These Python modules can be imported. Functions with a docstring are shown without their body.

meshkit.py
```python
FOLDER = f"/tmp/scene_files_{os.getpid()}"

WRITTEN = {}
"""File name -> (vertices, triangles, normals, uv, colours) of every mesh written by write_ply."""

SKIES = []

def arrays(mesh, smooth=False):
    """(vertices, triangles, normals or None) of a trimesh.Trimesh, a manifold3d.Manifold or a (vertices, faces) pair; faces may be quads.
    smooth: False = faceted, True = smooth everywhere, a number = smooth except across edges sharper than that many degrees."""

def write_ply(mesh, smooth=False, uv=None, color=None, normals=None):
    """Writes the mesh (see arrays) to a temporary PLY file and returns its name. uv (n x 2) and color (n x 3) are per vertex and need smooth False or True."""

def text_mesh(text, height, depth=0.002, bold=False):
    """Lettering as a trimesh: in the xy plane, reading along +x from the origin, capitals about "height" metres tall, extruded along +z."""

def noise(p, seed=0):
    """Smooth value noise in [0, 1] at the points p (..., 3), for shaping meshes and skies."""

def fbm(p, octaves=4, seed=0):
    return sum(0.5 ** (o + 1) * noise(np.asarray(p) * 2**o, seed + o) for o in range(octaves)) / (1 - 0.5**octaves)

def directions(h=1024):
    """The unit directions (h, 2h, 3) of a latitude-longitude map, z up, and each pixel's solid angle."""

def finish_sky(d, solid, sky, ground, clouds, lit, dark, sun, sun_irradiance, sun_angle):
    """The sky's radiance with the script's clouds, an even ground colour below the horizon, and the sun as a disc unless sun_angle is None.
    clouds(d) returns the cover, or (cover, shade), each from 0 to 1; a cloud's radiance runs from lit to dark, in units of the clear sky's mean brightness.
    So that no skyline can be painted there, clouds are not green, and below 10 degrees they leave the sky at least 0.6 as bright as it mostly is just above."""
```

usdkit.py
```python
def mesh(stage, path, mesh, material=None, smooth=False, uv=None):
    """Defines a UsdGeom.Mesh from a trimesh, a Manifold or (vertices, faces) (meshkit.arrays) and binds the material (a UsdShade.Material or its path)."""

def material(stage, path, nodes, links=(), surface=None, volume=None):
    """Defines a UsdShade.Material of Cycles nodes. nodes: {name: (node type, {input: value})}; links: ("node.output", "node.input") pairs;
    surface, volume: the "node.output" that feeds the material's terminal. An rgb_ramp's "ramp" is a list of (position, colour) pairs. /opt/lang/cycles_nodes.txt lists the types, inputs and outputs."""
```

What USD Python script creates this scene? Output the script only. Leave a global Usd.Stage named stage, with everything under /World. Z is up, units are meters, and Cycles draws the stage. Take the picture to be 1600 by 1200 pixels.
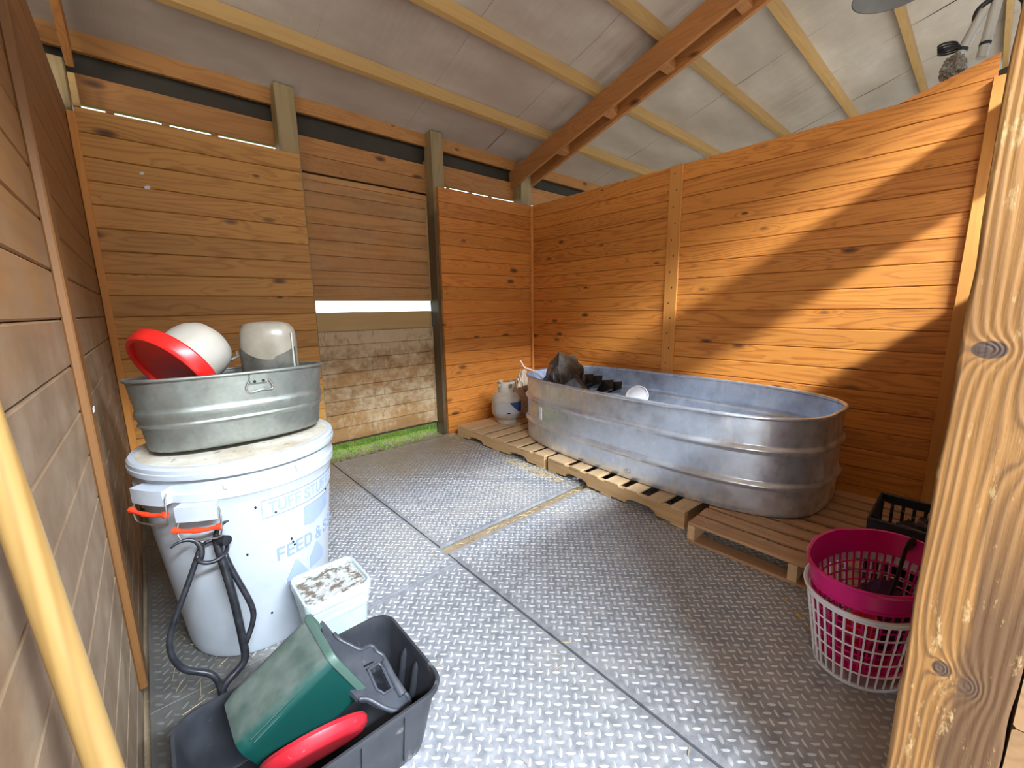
import math, random
import numpy as np
import trimesh
from shapely.geometry import Polygon
from pxr import Usd, UsdGeom, UsdLux, UsdShade, Gf, Sdf
import usdkit, meshkit

# ------------------------------------------------------------------ camera, sky, sun, exposure
stage = Usd.Stage.CreateInMemory()
UsdGeom.SetStageUpAxis(stage, UsdGeom.Tokens.z)
UsdGeom.SetStageMetersPerUnit(stage, 1.0)
UsdGeom.Xform.Define(stage, '/World')
UsdGeom.Scope.Define(stage, '/World/Looks')
CAM_POS = np.array([-3.521, -3.606, 1.295])
cam = UsdGeom.Camera.Define(stage, '/World/camera')
_yaw, _pit, _rol = 0.7228, -0.1809, -0.0167
_f = np.array([math.sin(_yaw) * math.cos(_pit), math.cos(_yaw) * math.cos(_pit), math.sin(_pit)])
_r = np.cross(_f, [0, 0, 1]); _r /= np.linalg.norm(_r); _u = np.cross(_r, _f)
_r2 = _r * math.cos(_rol) + _u * math.sin(_rol); _u2 = -_r * math.sin(_rol) + _u * math.cos(_rol)
m = np.eye(4); m[0, :3], m[1, :3], m[2, :3], m[3, :3] = _r2, _u2, -_f, CAM_POS
cam.AddTransformOp().Set(Gf.Matrix4d(*m.ravel().tolist()))
cam.CreateHorizontalApertureAttr(36.0); cam.CreateVerticalApertureAttr(27.0)
cam.CreateFocalLengthAttr(36.0 * 644.56 / 1600); cam.CreateClippingRangeAttr(Gf.Vec2f(0.02, 300))
cam.CreateExposureAttr(2.8)

sky_mat = usdkit.material(stage, '/World/Looks/sky', {
    's': ('sky_texture', {'sky_type': 'hosek_wilkie', 'turbidity': 4.0, 'ground_albedo': 0.4, 'sun_direction': (-0.355, 0.293, 0.888)}),
    'w': ('mix', {'fac': 0.7, 'color2': (0.76, 0.88, 1.0)}),
    'b': ('background_shader', {'strength': 0.36})},
    [('s.color', 'w.color1'), ('w.color', 'b.color')], surface='b.background')
dome = UsdLux.DomeLight.Define(stage, '/World/sky'); dome.CreateIntensityAttr(1.0)
UsdShade.MaterialBindingAPI.Apply(dome.GetPrim()).Bind(sky_mat)

sun = UsdLux.DistantLight.Define(stage, '/World/sun')      # high sun behind the barn, on the lawn, the yard and the outer side of the half doors
sun.CreateAngleAttr(0.6); sun.CreateIntensityAttr(14.0); sun.CreateColorAttr(Gf.Vec3f(1.0, 0.95, 0.86))
_z = -np.array([0.40, -0.33, -1.0]); _z /= np.linalg.norm(_z); _x = np.cross([0, 0, 1], _z); _x /= np.linalg.norm(_x); _y = np.cross(_z, _x)
m = np.eye(4); m[0, :3], m[1, :3], m[2, :3] = _x, _y, _z
UsdGeom.Xformable(sun).AddTransformOp().Set(Gf.Matrix4d(*m.ravel().tolist()))
# added area light standing in for daylight through an unseen opening, high behind the camera
day_panel = UsdLux.RectLight.Define(stage, '/World/aisle_daylight')
day_panel.CreateWidthAttr(5.2); day_panel.CreateHeightAttr(0.32); day_panel.CreateIntensityAttr(46.0); day_panel.CreateColorAttr(Gf.Vec3f(0.80, 0.91, 1.0))
DAY_PANEL_POS = np.array([-2.7, -7.2, 4.6]); _z = DAY_PANEL_POS - np.array([-1.5, -2.0, 0.4]); _z[0] *= 0.3; _z /= np.linalg.norm(_z)
_x = np.cross([0, 0, 1], _z); _x /= np.linalg.norm(_x); _y = np.cross(_z, _x)
m = np.eye(4); m[0, :3], m[1, :3], m[2, :3], m[3, :3] = _x, _y, _z, DAY_PANEL_POS
UsdGeom.Xformable(day_panel).AddTransformOp().Set(Gf.Matrix4d(*m.ravel().tolist()))

# second added area light, out of view on the left, brightening the front post
end = UsdLux.RectLight.Define(stage, '/World/aisle_end_daylight')
end.CreateWidthAttr(2.4); end.CreateHeightAttr(2.6); end.CreateIntensityAttr(1.1); end.CreateColorAttr(Gf.Vec3f(1.0, 0.96, 0.88))
m = np.eye(4); m[0, :3], m[1, :3], m[2, :3], m[3, :3] = (0, -1, 0), (0, 0, 1), (-1, 0, 0), (-6.6, -5.1, 1.7)
UsdGeom.Xformable(end).AddTransformOp().Set(Gf.Matrix4d(*m.ravel().tolist()))

rng = np.random.default_rng(7)
rnd = random.Random(7)
PI = math.pi

# ------------------------------------------------------------------ material graphs
class G:
    def __init__(s): s.n, s.l, s.k = {}, [], 0
    def add(s, kind, links=None, **inp):
        s.k += 1; nm = f'n{s.k}'; s.n[nm] = (kind, inp)
        for sock, src in (links or {}).items(): s.l.append((src, f'{nm}.{sock}'))
        return nm
    def m(s, op, a, b=0.5, c=None, clamp=False):
        inp, ln = {'math_type': op, 'use_clamp': clamp}, {}
        for k, v in (('value1', a), ('value2', b), ('value3', c)):
            if v is None: continue
            if isinstance(v, str): ln[k] = v
            else: inp[k] = float(v)
        return s.add('math', ln, **inp) + '.value'
    def vm(s, op, a, b=None):
        inp, ln = {'math_type': op}, {}
        for k, v in (('vector1', a), ('vector2', b)):
            if v is None: continue
            if isinstance(v, str): ln[k] = v
            else: inp[k] = tuple(v)
        return s.add('vector_math', ln, **inp) + '.vector'
    def dist(s, a, b):
        ln, inp = {'vector1': a}, {'math_type': 'distance', 'vector2': tuple(b)}
        return s.add('vector_math', ln, **inp) + '.value'
    def pos(s): return s.add('geometry') + '.position'
    def noise(s, vec, scale=1.0, detail=3, rough=0.55, dist=0.0):
        return s.add('noise_texture', {'vector': vec}, scale=scale, detail=detail, roughness=rough, distortion=dist) + '.fac'
    def ramp(s, fac, stops): return s.add('rgb_ramp', {'fac': fac}, ramp=stops) + '.color'
    def val(s, fac, stops): return s.ramp(fac, [(p, (v, v, v)) for p, v in stops])
    def mix(s, fac, a, b, t='mix'):
        inp, ln = {'mix_type': t}, {}
        for k, v in (('fac', fac), ('color1', a), ('color2', b)):
            if isinstance(v, str): ln[k] = v
            else: inp[k] = v if k == 'fac' else tuple(v)
        return s.add('mix', ln, **inp) + '.color'
    def done(s, name, color, rough=0.6, bump=None, bstr=0.3, bdist=0.002, **kw):
        ln, inp = {}, dict(kw)
        if isinstance(color, str): ln['base_color'] = color
        else: inp['base_color'] = tuple(color)
        if isinstance(rough, str): ln['roughness'] = rough
        else: inp['roughness'] = rough
        if bump:
            ln['normal'] = s.add('bump', {'height': bump}, strength=bstr, distance=bdist) + '.normal'
        p = s.add('principled_bsdf', ln, **inp)
        return usdkit.material(stage, '/World/Looks/' + name, s.n, s.l, surface=p + '.BSDF')

AX = {'x': (0.55, 9.0, 9.0), 'y': (9.0, 0.55, 9.0), 'z': (9.0, 9.0, 0.55)}
KX = {'x': (3.1, 0.4, 7.5), 'y': (0.4, 3.1, 7.5), 'z': (7.5, 7.5, 2.6)}

def wood(name, axis, light, dark, knot=(0.09, 0.035, 0.015), rings=22.0, contrast=0.55, vary=0.22, knots=True, rough=0.55, bstr=0.25, wear=None, knot_r=0.12, fine=True):
    """Sawn timber: contour lines of a stretched noise give the grain; every plank reads another place of it."""
    g = G(); p = g.pos(); rn = g.add('object_info') + '.random'
    off = g.add('combine_xyz', {'x': g.m('multiply', rn, 37.1), 'y': g.m('multiply', rn, 91.7), 'z': g.m('multiply', rn, 53.3)}) + '.vector'
    q = g.vm('add', p, off)
    f = g.noise(g.vm('multiply', q, AX[axis]), 0.62, 2.0, 0.45)
    if knots:
        kv = g.add('voronoi_texture', {'vector': g.vm('multiply', q, KX[axis])}, scale=1.0, feature='f1')
        kd = g.m('divide', kv + '.distance', g.m('multiply_add', g.add('separate_color', {'color': kv + '.color'}) + '.r', 1.35, 0.25))
        bumpk = g.val(kd, [(0, 1.0), (knot_r * 3.2, 0.0)])
        f = g.m('add', f, g.m('multiply', bumpk, 0.07))
    s_ = g.m('sine', g.m('multiply', f, rings * 6.28))
    ring = g.m('multiply_add', s_, 0.5, 0.5)
    fineg = g.noise(g.vm('multiply', q, tuple(6.0 * a for a in AX[axis])), 1.0, 3, 0.6)
    broad = g.noise(g.vm('multiply', q, AX[axis]), 0.35, 2, 0.5)
    r2 = g.val(ring, [(0, 0.0), (0.45, 0.1), (0.8, 0.55), (1, 1.0)])
    k = g.m('add', g.m('multiply', r2, contrast * 0.6), g.m('multiply', g.m('subtract', fineg, 0.5), contrast * 0.9), clamp=True)
    k = g.m('add', k, g.m('multiply', g.m('subtract', broad, 0.5), contrast * 0.9), clamp=True)
    col = g.mix(k, light, dark)
    if knots:
        km = g.val(kd, [(0, 1.0), (knot_r * 0.5, 0.9), (knot_r * 0.85, 0.55), (knot_r * 1.25, 0.0)])
        col = g.mix(km, col, knot)
    vv = g.m('multiply_add', rn, vary, 1.0 - vary * 0.5)
    col = g.mix(1.0, col, g.add('combine_color', {'r': vv, 'g': vv, 'b': vv}) + '.color', 'multiply')
    if wear:
        col = wear(g, p, q, col)
    hgt = g.m('add', g.m('multiply', ring, 0.3), fineg)
    return g.done(name, col, rough, bump=hgt, bstr=bstr, bdist=0.0015)

def mottled(name, c1, c2, scale=8.0, lo=0.35, hi=0.65, rough=0.5, bstr=0.0, bscale=60.0, c3=None, s3=30.0, lo3=0.55, hi3=0.62, detail=4, **kw):
    g = G(); p = g.pos()
    n = g.noise(p, scale, detail, 0.6)
    col = g.mix(g.val(n, [(lo, 0), (hi, 1)]), c1, c2)
    if c3:
        n3 = g.noise(p, s3, 4, 0.65)
        col = g.mix(g.val(n3, [(lo3, 0), (hi3, 1)]), col, c3)
    b = g.noise(p, bscale, 4, 0.6) if bstr else None
    return g.done(name, col, rough, bump=b, bstr=bstr, bdist=0.002, **kw)

def plain(name, c, rough=0.5, **kw): return G().done(name, c, rough, **kw)

M = {}
ORANGE_L, ORANGE_D = (0.70, 0.262, 0.045), (0.34, 0.078, 0.009)
M['pine_y'] = wood('pine_along_y', 'y', ORANGE_L, ORANGE_D, contrast=0.8)
M['pine_x'] = wood('pine_along_x', 'x', (0.70, 0.255, 0.042), (0.36, 0.085, 0.010), contrast=0.75)
M['pine_gold'] = wood('pine_golden_along_x', 'x', (0.62, 0.30, 0.068), (0.33, 0.118, 0.018), contrast=0.75)
M['batten'] = wood('pine_batten', 'z', (0.70, 0.29, 0.06), (0.48, 0.15, 0.025), rings=9, contrast=0.4, knots=False)
M['batten_dark'] = wood('worn_batten', 'z', (0.22, 0.092, 0.025), (0.12, 0.046, 0.012), rings=9, contrast=0.5, knots=False)
M['beam_x'] = wood('beam_along_x', 'x', (0.50, 0.225, 0.06), (0.28, 0.095, 0.022), contrast=0.6)
M['rafter'] = wood('rafter_wood', 'y', (0.45, 0.185, 0.052), (0.24, 0.075, 0.02), contrast=0.55)
M['purlin'] = wood('purlin_wood', 'x', (0.52, 0.315, 0.11), (0.33, 0.17, 0.05), contrast=0.35, knots=False)
M['treated'] = wood('treated_post', 'z', (0.38, 0.275, 0.125), (0.20, 0.13, 0.05), rings=14, contrast=0.6, knots=False)
def post_dirt(g, p, q, col):
    z = g.add('separate_xyz', {'vector': p}) + '.z'
    n = g.noise(g.vm('multiply', p, (6, 6, 3)), 1.0, 4, 0.6)
    f = g.val(g.m('multiply_add', g.m('subtract', g.m('multiply_add', n, 0.5, 2.2), z), 1.0, 0.0, clamp=True), [(0.0, 0.0), (0.25, 0.8), (1.0, 0.85)])
    return g.mix(f, col, (0.085, 0.055, 0.03))
M['treated_dirty'] = wood('dirty_post', 'z', (0.38, 0.275, 0.125), (0.20, 0.13, 0.05), rings=14, contrast=0.6, knots=False, wear=post_dirt)

def left_wear(g, p, q, col):
    z = g.add('separate_xyz', {'vector': p}) + '.z'
    n = g.noise(g.vm('multiply', p, (1, 1.6, 2.2)), 1.1, 4, 0.6)
    h = g.m('add', g.m('multiply', z, -1.0), g.m('multiply_add', n, 1.1, 0.95))
    f = g.val(h, [(0.0, 0.0), (0.45, 0.75), (1.0, 0.92)])
    spots = g.noise(g.vm('multiply', p, (1, 3.0, 4.0)), 2.0, 5, 0.6)
    grey = g.ramp(spots, [(0.3, (0.19, 0.125, 0.075)), (0.5, (0.28, 0.20, 0.13)), (0.7, (0.38, 0.29, 0.205))])
    return g.mix(f, col, grey)
M['worn'] = wood('worn_stall_board', 'y', (0.30, 0.135, 0.038), (0.18, 0.07, 0.017), rings=8, contrast=0.4, knots=False, wear=left_wear, rough=0.75)

def mud(amount, high=False):
    def fn(g, p, q, col):
        n = g.noise(g.vm('multiply', p, (1.6, 1, 2.0)), 1.6, 6, 0.65)
        n2 = g.noise(g.vm('multiply', p, (6, 1, 10)), 4.0, 5, 0.7)
        f = g.m('multiply', g.val(n, [(0.32, 0.1), (0.62, 1)]), g.val(n2, [(0.35, 0.45), (0.62, 1)]))
        if high:
            z = g.add('separate_xyz', {'vector': p}) + '.z'
            f = g.m('multiply', f, g.val(z, [(0.25, 0.25), (0.95, 1.0)]))
        return g.mix(g.m('multiply', f, amount), col, (0.62, 0.47, 0.28))
    return fn
M['door_up'] = wood('upper_door_board', 'x', (0.53, 0.235, 0.060), (0.27, 0.10, 0.022), rings=10, contrast=0.7, knots=False, wear=mud(0.3), rough=0.7)
def low_wear(g, p, q, col):
    z = g.add('separate_xyz', {'vector': p}) + '.z'
    a = g.noise(g.vm('multiply', p, (5, 1, 6)), 2.2, 6, 0.72)
    b = g.noise(g.vm('multiply', p, (1.3, 1, 1.6)), 1.5, 3, 0.5)
    h = g.m('add', g.m('multiply', g.m('subtract', z, 0.75), 0.55), g.m('add', g.m('multiply', g.m('subtract', a, 0.5), 1.5), g.m('multiply', g.m('subtract', b, 0.5), 1.3)))
    col = g.mix(g.val(g.m('add', h, 0.45), [(0.15, 0.0), (0.65, 0.9)]), col, (0.68, 0.53, 0.33))
    c = g.noise(g.vm('multiply', p, (14, 1, 5)), 2.0, 4, 0.7)
    return g.mix(g.val(c, [(0.56, 0), (0.68, 0.6)]), col, (0.20, 0.115, 0.05))
M['door_low'] = wood('lower_door_board', 'x', (0.40, 0.215, 0.080), (0.24, 0.115, 0.036), rings=8, contrast=0.5, knots=False, wear=low_wear, rough=0.8)
M['door_rail'] = wood('door_rail', 'x', (0.58, 0.38, 0.15), (0.42, 0.24, 0.085), rings=8, contrast=0.3, knots=False)
M['pole'] = wood('pole_wood', 'z', (0.42, 0.255, 0.085), (0.24, 0.12, 0.03), rings=14, contrast=0.7, knots=False, rough=0.4, vary=0.0)
M['pallet'] = wood('pallet_board', 'x', (0.66, 0.45, 0.25), (0.42, 0.25, 0.12), rings=12, contrast=0.5, knots=False, rough=0.75)
M['pallet_y'] = wood('pallet_board_y', 'y', (0.46, 0.27, 0.15), (0.26, 0.135, 0.065), rings=12, contrast=0.55, knots=False, rough=0.8)
M['stringer'] = wood('pallet_stringer', 'y', (0.66, 0.42, 0.20), (0.45, 0.25, 0.10), rings=12, contrast=0.5, knots=False, rough=0.75)

M['half_wall'] = wood('half_wall_board', 'x', (0.34, 0.20, 0.095), (0.20, 0.105, 0.045), rings=12, contrast=0.6, knots=False, rough=0.75)
def big_post():
    g = G(); p = g.pos()
    kn = [((-2.48, -3.620, 1.215), (0, 1 / 0.020, 1 / 0.014)), ((-2.48, -3.636, 0.614), (0, 1 / 0.012, 1 / 0.015)), ((-2.48, -3.672, 0.600), (0, 1 / 0.013, 1 / 0.020)), ((-2.48, -3.676, 1.06), (0, 1 / 0.016, 1 / 0.05))]
    y = g.add('separate_xyz', {'vector': p}) + '.y'
    n = g.noise(g.vm('multiply', p, (7, 7, 0.9)), 1.0, 2, 0.45)
    f = g.m('add', g.m('multiply', y, 6.5), g.m('multiply', n, 0.75))
    km = None
    for i, (c, s) in enumerate(kn):
        d = g.dist(g.vm('multiply', p, s), tuple(a * b for a, b in zip(c, s)))
        f = g.m('add', f, g.m('multiply', g.m('divide', 1.0, g.m('add', 1.0, g.m('multiply', d, d))), 0.26 if i != 3 else 0.2))
        if i < 3:
            e = g.m('multiply', g.m('multiply', g.m('subtract', 1.12, d), 7.0, clamp=True), (0.95, 0.85, 0.45)[i])
            km = e if km is None else g.m('maximum', km, e)
    ring = g.m('multiply_add', g.m('sine', g.m('multiply', f, 80.0)), 0.5, 0.5)
    r2 = g.val(ring, [(0, 0), (0.6, 0.06), (0.85, 0.6), (1, 1)])
    amp = g.val(g.noise(g.vm('multiply', p, (4, 14, 1.5)), 1.0, 2), [(0.3, 0.25), (0.6, 1.0)])
    fine = g.noise(g.vm('multiply', p, (160, 160, 6)), 1.0, 3)
    base = g.ramp(g.noise(g.vm('multiply', p, (5, 12, 3)), 1.0, 4), [(0.3, (0.26, 0.120, 0.031)), (0.6, (0.36, 0.178, 0.051))])
    col = g.mix(g.m('multiply', g.m('multiply', r2, amp), 0.8), base, (0.13, 0.060, 0.018))
    col = g.mix(g.m('multiply', g.m('subtract', fine, 0.45), 0.9, clamp=True), col, (0.20, 0.105, 0.035))
    st = g.noise(g.vm('multiply', p, (3, 13, 1.7)), 1.0, 5, 0.6)     # brown stain down the near edge
    stm = g.m('multiply', g.val(g.m('add', st, g.m('multiply', g.m('add', y, 3.642), -5.0)), [(0.50, 0), (0.60, 0.9)]), g.val(g.add('separate_xyz', {'vector': p}) + '.z', [(0.75, 1.0), (1.0, 0.25)]))
    col = g.mix(stm, col, (0.10, 0.048, 0.020))
    pale = g.val(g.noise(g.vm('multiply', p, (20, 38, 12)), 1.0, 5, 0.7), [(0.60, 0), (0.68, 0.8)])
    col = g.mix(pale, col, (0.50, 0.345, 0.16))
    col = g.mix(km, col, (0.060, 0.036, 0.028))
    return g.done('front_post', col, 0.7, bump=g.m('add', g.m('multiply', ring, 0.6), g.m('multiply', fine, 0.8)), bstr=0.5, bdist=0.003)
M['big_post'] = big_post()

def galvanized(name, base, tint, rough=(0.28, 0.5), stain=None, scale=1.0, metal=0.82, spangle=0.25):
    g = G(); p = g.pos()
    sp = g.add('voronoi_texture', {'vector': p}, scale=45 * scale, feature='f1') + '.color'
    spv = g.add('rgb_to_bw', {'color': sp}) + '.val'
    n = g.noise(p, 5 * scale, 5, 0.6)
    col = g.mix(g.val(n, [(0.35, 0), (0.65, 1)]), base, tint)
    col = g.mix(g.m('multiply', spv, spangle), col, (0.80, 0.83, 0.86))
    if stain:
        drip = g.noise(g.vm('multiply', p, (16, 16, 1.2)), 1.0, 4, 0.65)
        blot = g.noise(p, 2.6, 4, 0.6)
        col = g.mix(g.m('multiply', g.val(drip, [(0.54, 0), (0.68, 0.9)]), g.val(blot, [(0.42, 0), (0.6, 1)])), col, stain)
    r = g.val(g.noise(p, 9 * scale, 4), [(0.3, rough[0]), (0.7, rough[1])])
    return g.done(name, col, r, metallic=metal, bump=g.noise(p, 30, 2), bstr=0.05, bdist=0.002)
M['tank'] = galvanized('galvanized_tank', (0.58, 0.64, 0.75), (0.76, 0.83, 0.95), (0.24, 0.42), stain=(0.85, 0.88, 0.92), metal=0.76, spangle=0.15)
M['tub'] = galvanized('galvanized_tub', (0.25, 0.265, 0.235), (0.34, 0.36, 0.33), (0.36, 0.55), scale=1.5, spangle=0.10)
M['steel'] = plain('bright_steel', (0.62, 0.62, 0.60), 0.28, metallic=0.95)
M['iron'] = mottled('black_iron', (0.025, 0.027, 0.035), (0.06, 0.06, 0.07), 30, rough=0.35, metallic=0.5, bstr=0.15)
M['nail'] = plain('nail_head', (0.10, 0.05, 0.025), 0.5, metallic=0.3)

M['white'] = mottled('white_plastic', (0.50, 0.545, 0.61), (0.56, 0.60, 0.66), 6, rough=0.32, c3=(0.55, 0.52, 0.48), s3=9, lo3=0.72, hi3=0.82)
M['lid_dirty'] = mottled('dusty_lid', (0.70, 0.66, 0.58), (0.50, 0.42, 0.32), 9, rough=0.6, c3=(0.28, 0.2, 0.13), s3=25, lo3=0.6, hi3=0.7)
M['pail'] = mottled('pail_plastic', (0.47, 0.55, 0.57), (0.53, 0.60, 0.62), 9, rough=0.35, c3=(0.42, 0.42, 0.40), s3=38, lo3=0.68, hi3=0.74)
M['pail_dirt'] = mottled('muddy_lid', (0.52, 0.54, 0.54), (0.44, 0.44, 0.42), 20, rough=0.6, c3=(0.16, 0.12, 0.085), s3=34, lo3=0.48, hi3=0.58)
M['orange'] = plain('orange_grip', (0.90, 0.065, 0.02), 0.35)
M['print'] = plain('faded_blue_print', (0.28, 0.37, 0.55), 0.4)
M['print2'] = plain('faded_grey_print', (0.35, 0.43, 0.60), 0.4)
M['red'] = mottled('red_plastic', (0.62, 0.012, 0.010), (0.70, 0.02, 0.015), 7, rough=0.33)
M['red_feed'] = mottled('red_feeder_plastic', (0.52, 0.016, 0.028), (0.60, 0.03, 0.045), 12, rough=0.4, c3=(0.55, 0.22, 0.21), s3=40, lo3=0.66, hi3=0.75)
M['jug'] = mottled('milky_plastic', (0.44, 0.40, 0.34), (0.50, 0.46, 0.40), 5, rough=0.4, subsurface_weight=0.15, subsurface_scale=0.02)
M['tote'] = mottled('black_tote_plastic', (0.022, 0.024, 0.030), (0.045, 0.046, 0.054), 6, rough=0.42, c3=(0.22, 0.21, 0.20), s3=16, lo3=0.63, hi3=0.80, bstr=0.1)
def green_mat():
    g = G(); p = g.pos()
    nrm = g.add('geometry') + '.normal'
    up = g.add('separate_xyz', {'vector': nrm}) + '.z'
    n = g.noise(p, 9, 5, 0.6)
    f = g.val(g.m('add', g.m('multiply', n, 0.5), g.m('multiply', up, 0.55)), [(0.5, 0), (0.72, 0.92)])   # dust settles on the upper face
    col = g.mix(f, (0.002, 0.050, 0.042), g.ramp(g.noise(p, 14, 5), [(0.35, (0.075, 0.100, 0.085)), (0.7, (0.165, 0.19, 0.17))]))
    return g.done('green_plastic', col, 0.45)
M['green'] = green_mat()
M['green_lip'] = plain('dusty_green_lip', (0.07, 0.125, 0.10), 0.5)
M['shovel'] = mottled('black_scoop_plastic', (0.03, 0.034, 0.045), (0.07, 0.075, 0.09), 9, rough=0.42, c3=(0.2, 0.2, 0.22), s3=20, lo3=0.66, hi3=0.8)
M['navy'] = mottled('navy_cloth', (0.008, 0.018, 0.055), (0.015, 0.035, 0.10), 14, rough=0.85, bstr=0.4)
M['pink'] = plain('hot_pink_plastic', (0.62, 0.004, 0.17), 0.33)
M['basket_white'] = plain('basket_white_plastic', (0.78, 0.78, 0.82), 0.35)
M['crate'] = mottled('dark_crate_plastic', (0.010, 0.009, 0.014), (0.022, 0.020, 0.030), 20, rough=0.5)
M['web'] = plain('grey_string', (0.25, 0.24, 0.27), 0.8)
M['bag'] = mottled('black_bag_film', (0.030, 0.026, 0.022), (0.15, 0.125, 0.10), 6, lo=0.45, hi=0.7, rough=0.16, bstr=0.2, bscale=30)
M['sack'] = mottled('feed_sack', (0.46, 0.34, 0.24), (0.62, 0.48, 0.36), 12, rough=0.7, c3=(0.20, 0.13, 0.08), s3=18, lo3=0.6, hi3=0.7)
M['cord'] = plain('pinkish_cord', (0.72, 0.48, 0.40), 0.6)
M['propane'] = mottled('propane_paint', (0.56, 0.49, 0.41), (0.42, 0.34, 0.26), 9, rough=0.5, c3=(0.24, 0.14, 0.08), s3=22, lo3=0.64, hi3=0.74)
M['blue_label'] = plain('blue_label', (0.035, 0.075, 0.20), 0.45)
M['grey_label'] = plain('grey_label', (0.52, 0.50, 0.50), 0.5)
M['dark'] = plain('dark_void', (0.015, 0.012, 0.010), 0.8)
M['label_white'] = plain('white_sticker', (0.85, 0.87, 0.90), 0.5)
M['black'] = plain('black_plastic', (0.012, 0.012, 0.013), 0.45)
M['straw'] = mottled('straw', (0.42, 0.31, 0.16), (0.62, 0.49, 0.28), 40, rough=0.8)
M['grass'] = mottled('grass_blade', (0.20, 0.38, 0.04), (0.42, 0.52, 0.09), 6, rough=0.6)
M['lawn'] = mottled('lawn', (0.22, 0.38, 0.05), (0.38, 0.48, 0.09), 2, rough=0.8)
M['yard'] = mottled('yard_gravel', (0.55, 0.50, 0.42), (0.65, 0.59, 0.50), 2, rough=0.9)
M['dirt'] = mottled('packed_dirt', (0.25, 0.18, 0.11), (0.37, 0.28, 0.18), 5, rough=0.95, bstr=0.6, bscale=45, c3=(0.46, 0.35, 0.2), s3=60, lo3=0.58, hi3=0.68)
M['smoke'] = mottled('smoky_plastic', (0.20, 0.17, 0.13), (0.30, 0.26, 0.20), 7, rough=0.3)
M['smoke_dark'] = mottled('dusty_black', (0.035, 0.033, 0.028), (0.11, 0.10, 0.08), 13, rough=0.5)
M['pvc'] = plain('pvc', (0.50, 0.48, 0.42), 0.35)
M['metal_dark'] = mottled('dark_siding', (0.042, 0.032, 0.019), (0.060, 0.046, 0.028), 3, rough=0.6)
M['lamp'] = mottled('grey_shade', (0.13, 0.125, 0.12), (0.18, 0.17, 0.16), 5, rough=0.5)

def rubber(name, d1, d2, dust, lo, hi):
    g = G(); p = g.pos()
    n = g.noise(p, 1.6, 5, 0.6); n2 = g.noise(p, 22, 4, 0.65)
    col = g.mix(g.val(n2, [(0.35, 0), (0.65, 1)]), d1, d2)
    col = g.mix(g.val(n, [(lo, 0), (hi, 0.75)]), col, dust)
    y = g.add('separate_xyz', {'vector': p}) + '.y'
    soil = g.m('multiply', g.m('divide', g.m('add', y, g.m('multiply_add', g.noise(p, 2.3, 4), 1.5, 0.2)), 0.75, clamp=True), 0.8)   # soil trodden in from the lawn
    col = g.mix(soil, col, (0.30, 0.235, 0.14))
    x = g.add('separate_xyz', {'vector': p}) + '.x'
    edge = g.m('divide', g.m('subtract', g.m('multiply_add', g.noise(p, 3.0, 5, 0.65), 0.45, -3.52), x), 0.12, clamp=True)     # dirt plus the shade beside the bin, painted dark along the left wall
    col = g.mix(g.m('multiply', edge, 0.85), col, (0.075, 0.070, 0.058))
    return g.done(name, col, g.val(n2, [(0.3, 0.36), (0.7, 0.62)]), bump=g.noise(p, 140, 3), bstr=0.25, bdist=0.002)
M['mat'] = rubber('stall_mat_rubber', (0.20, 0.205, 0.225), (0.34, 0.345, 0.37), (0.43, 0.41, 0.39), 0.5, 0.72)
M['tread'] = rubber('stall_mat_tread', (0.38, 0.39, 0.41), (0.56, 0.56, 0.57), (0.50, 0.47, 0.43), 0.48, 0.7)

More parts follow.
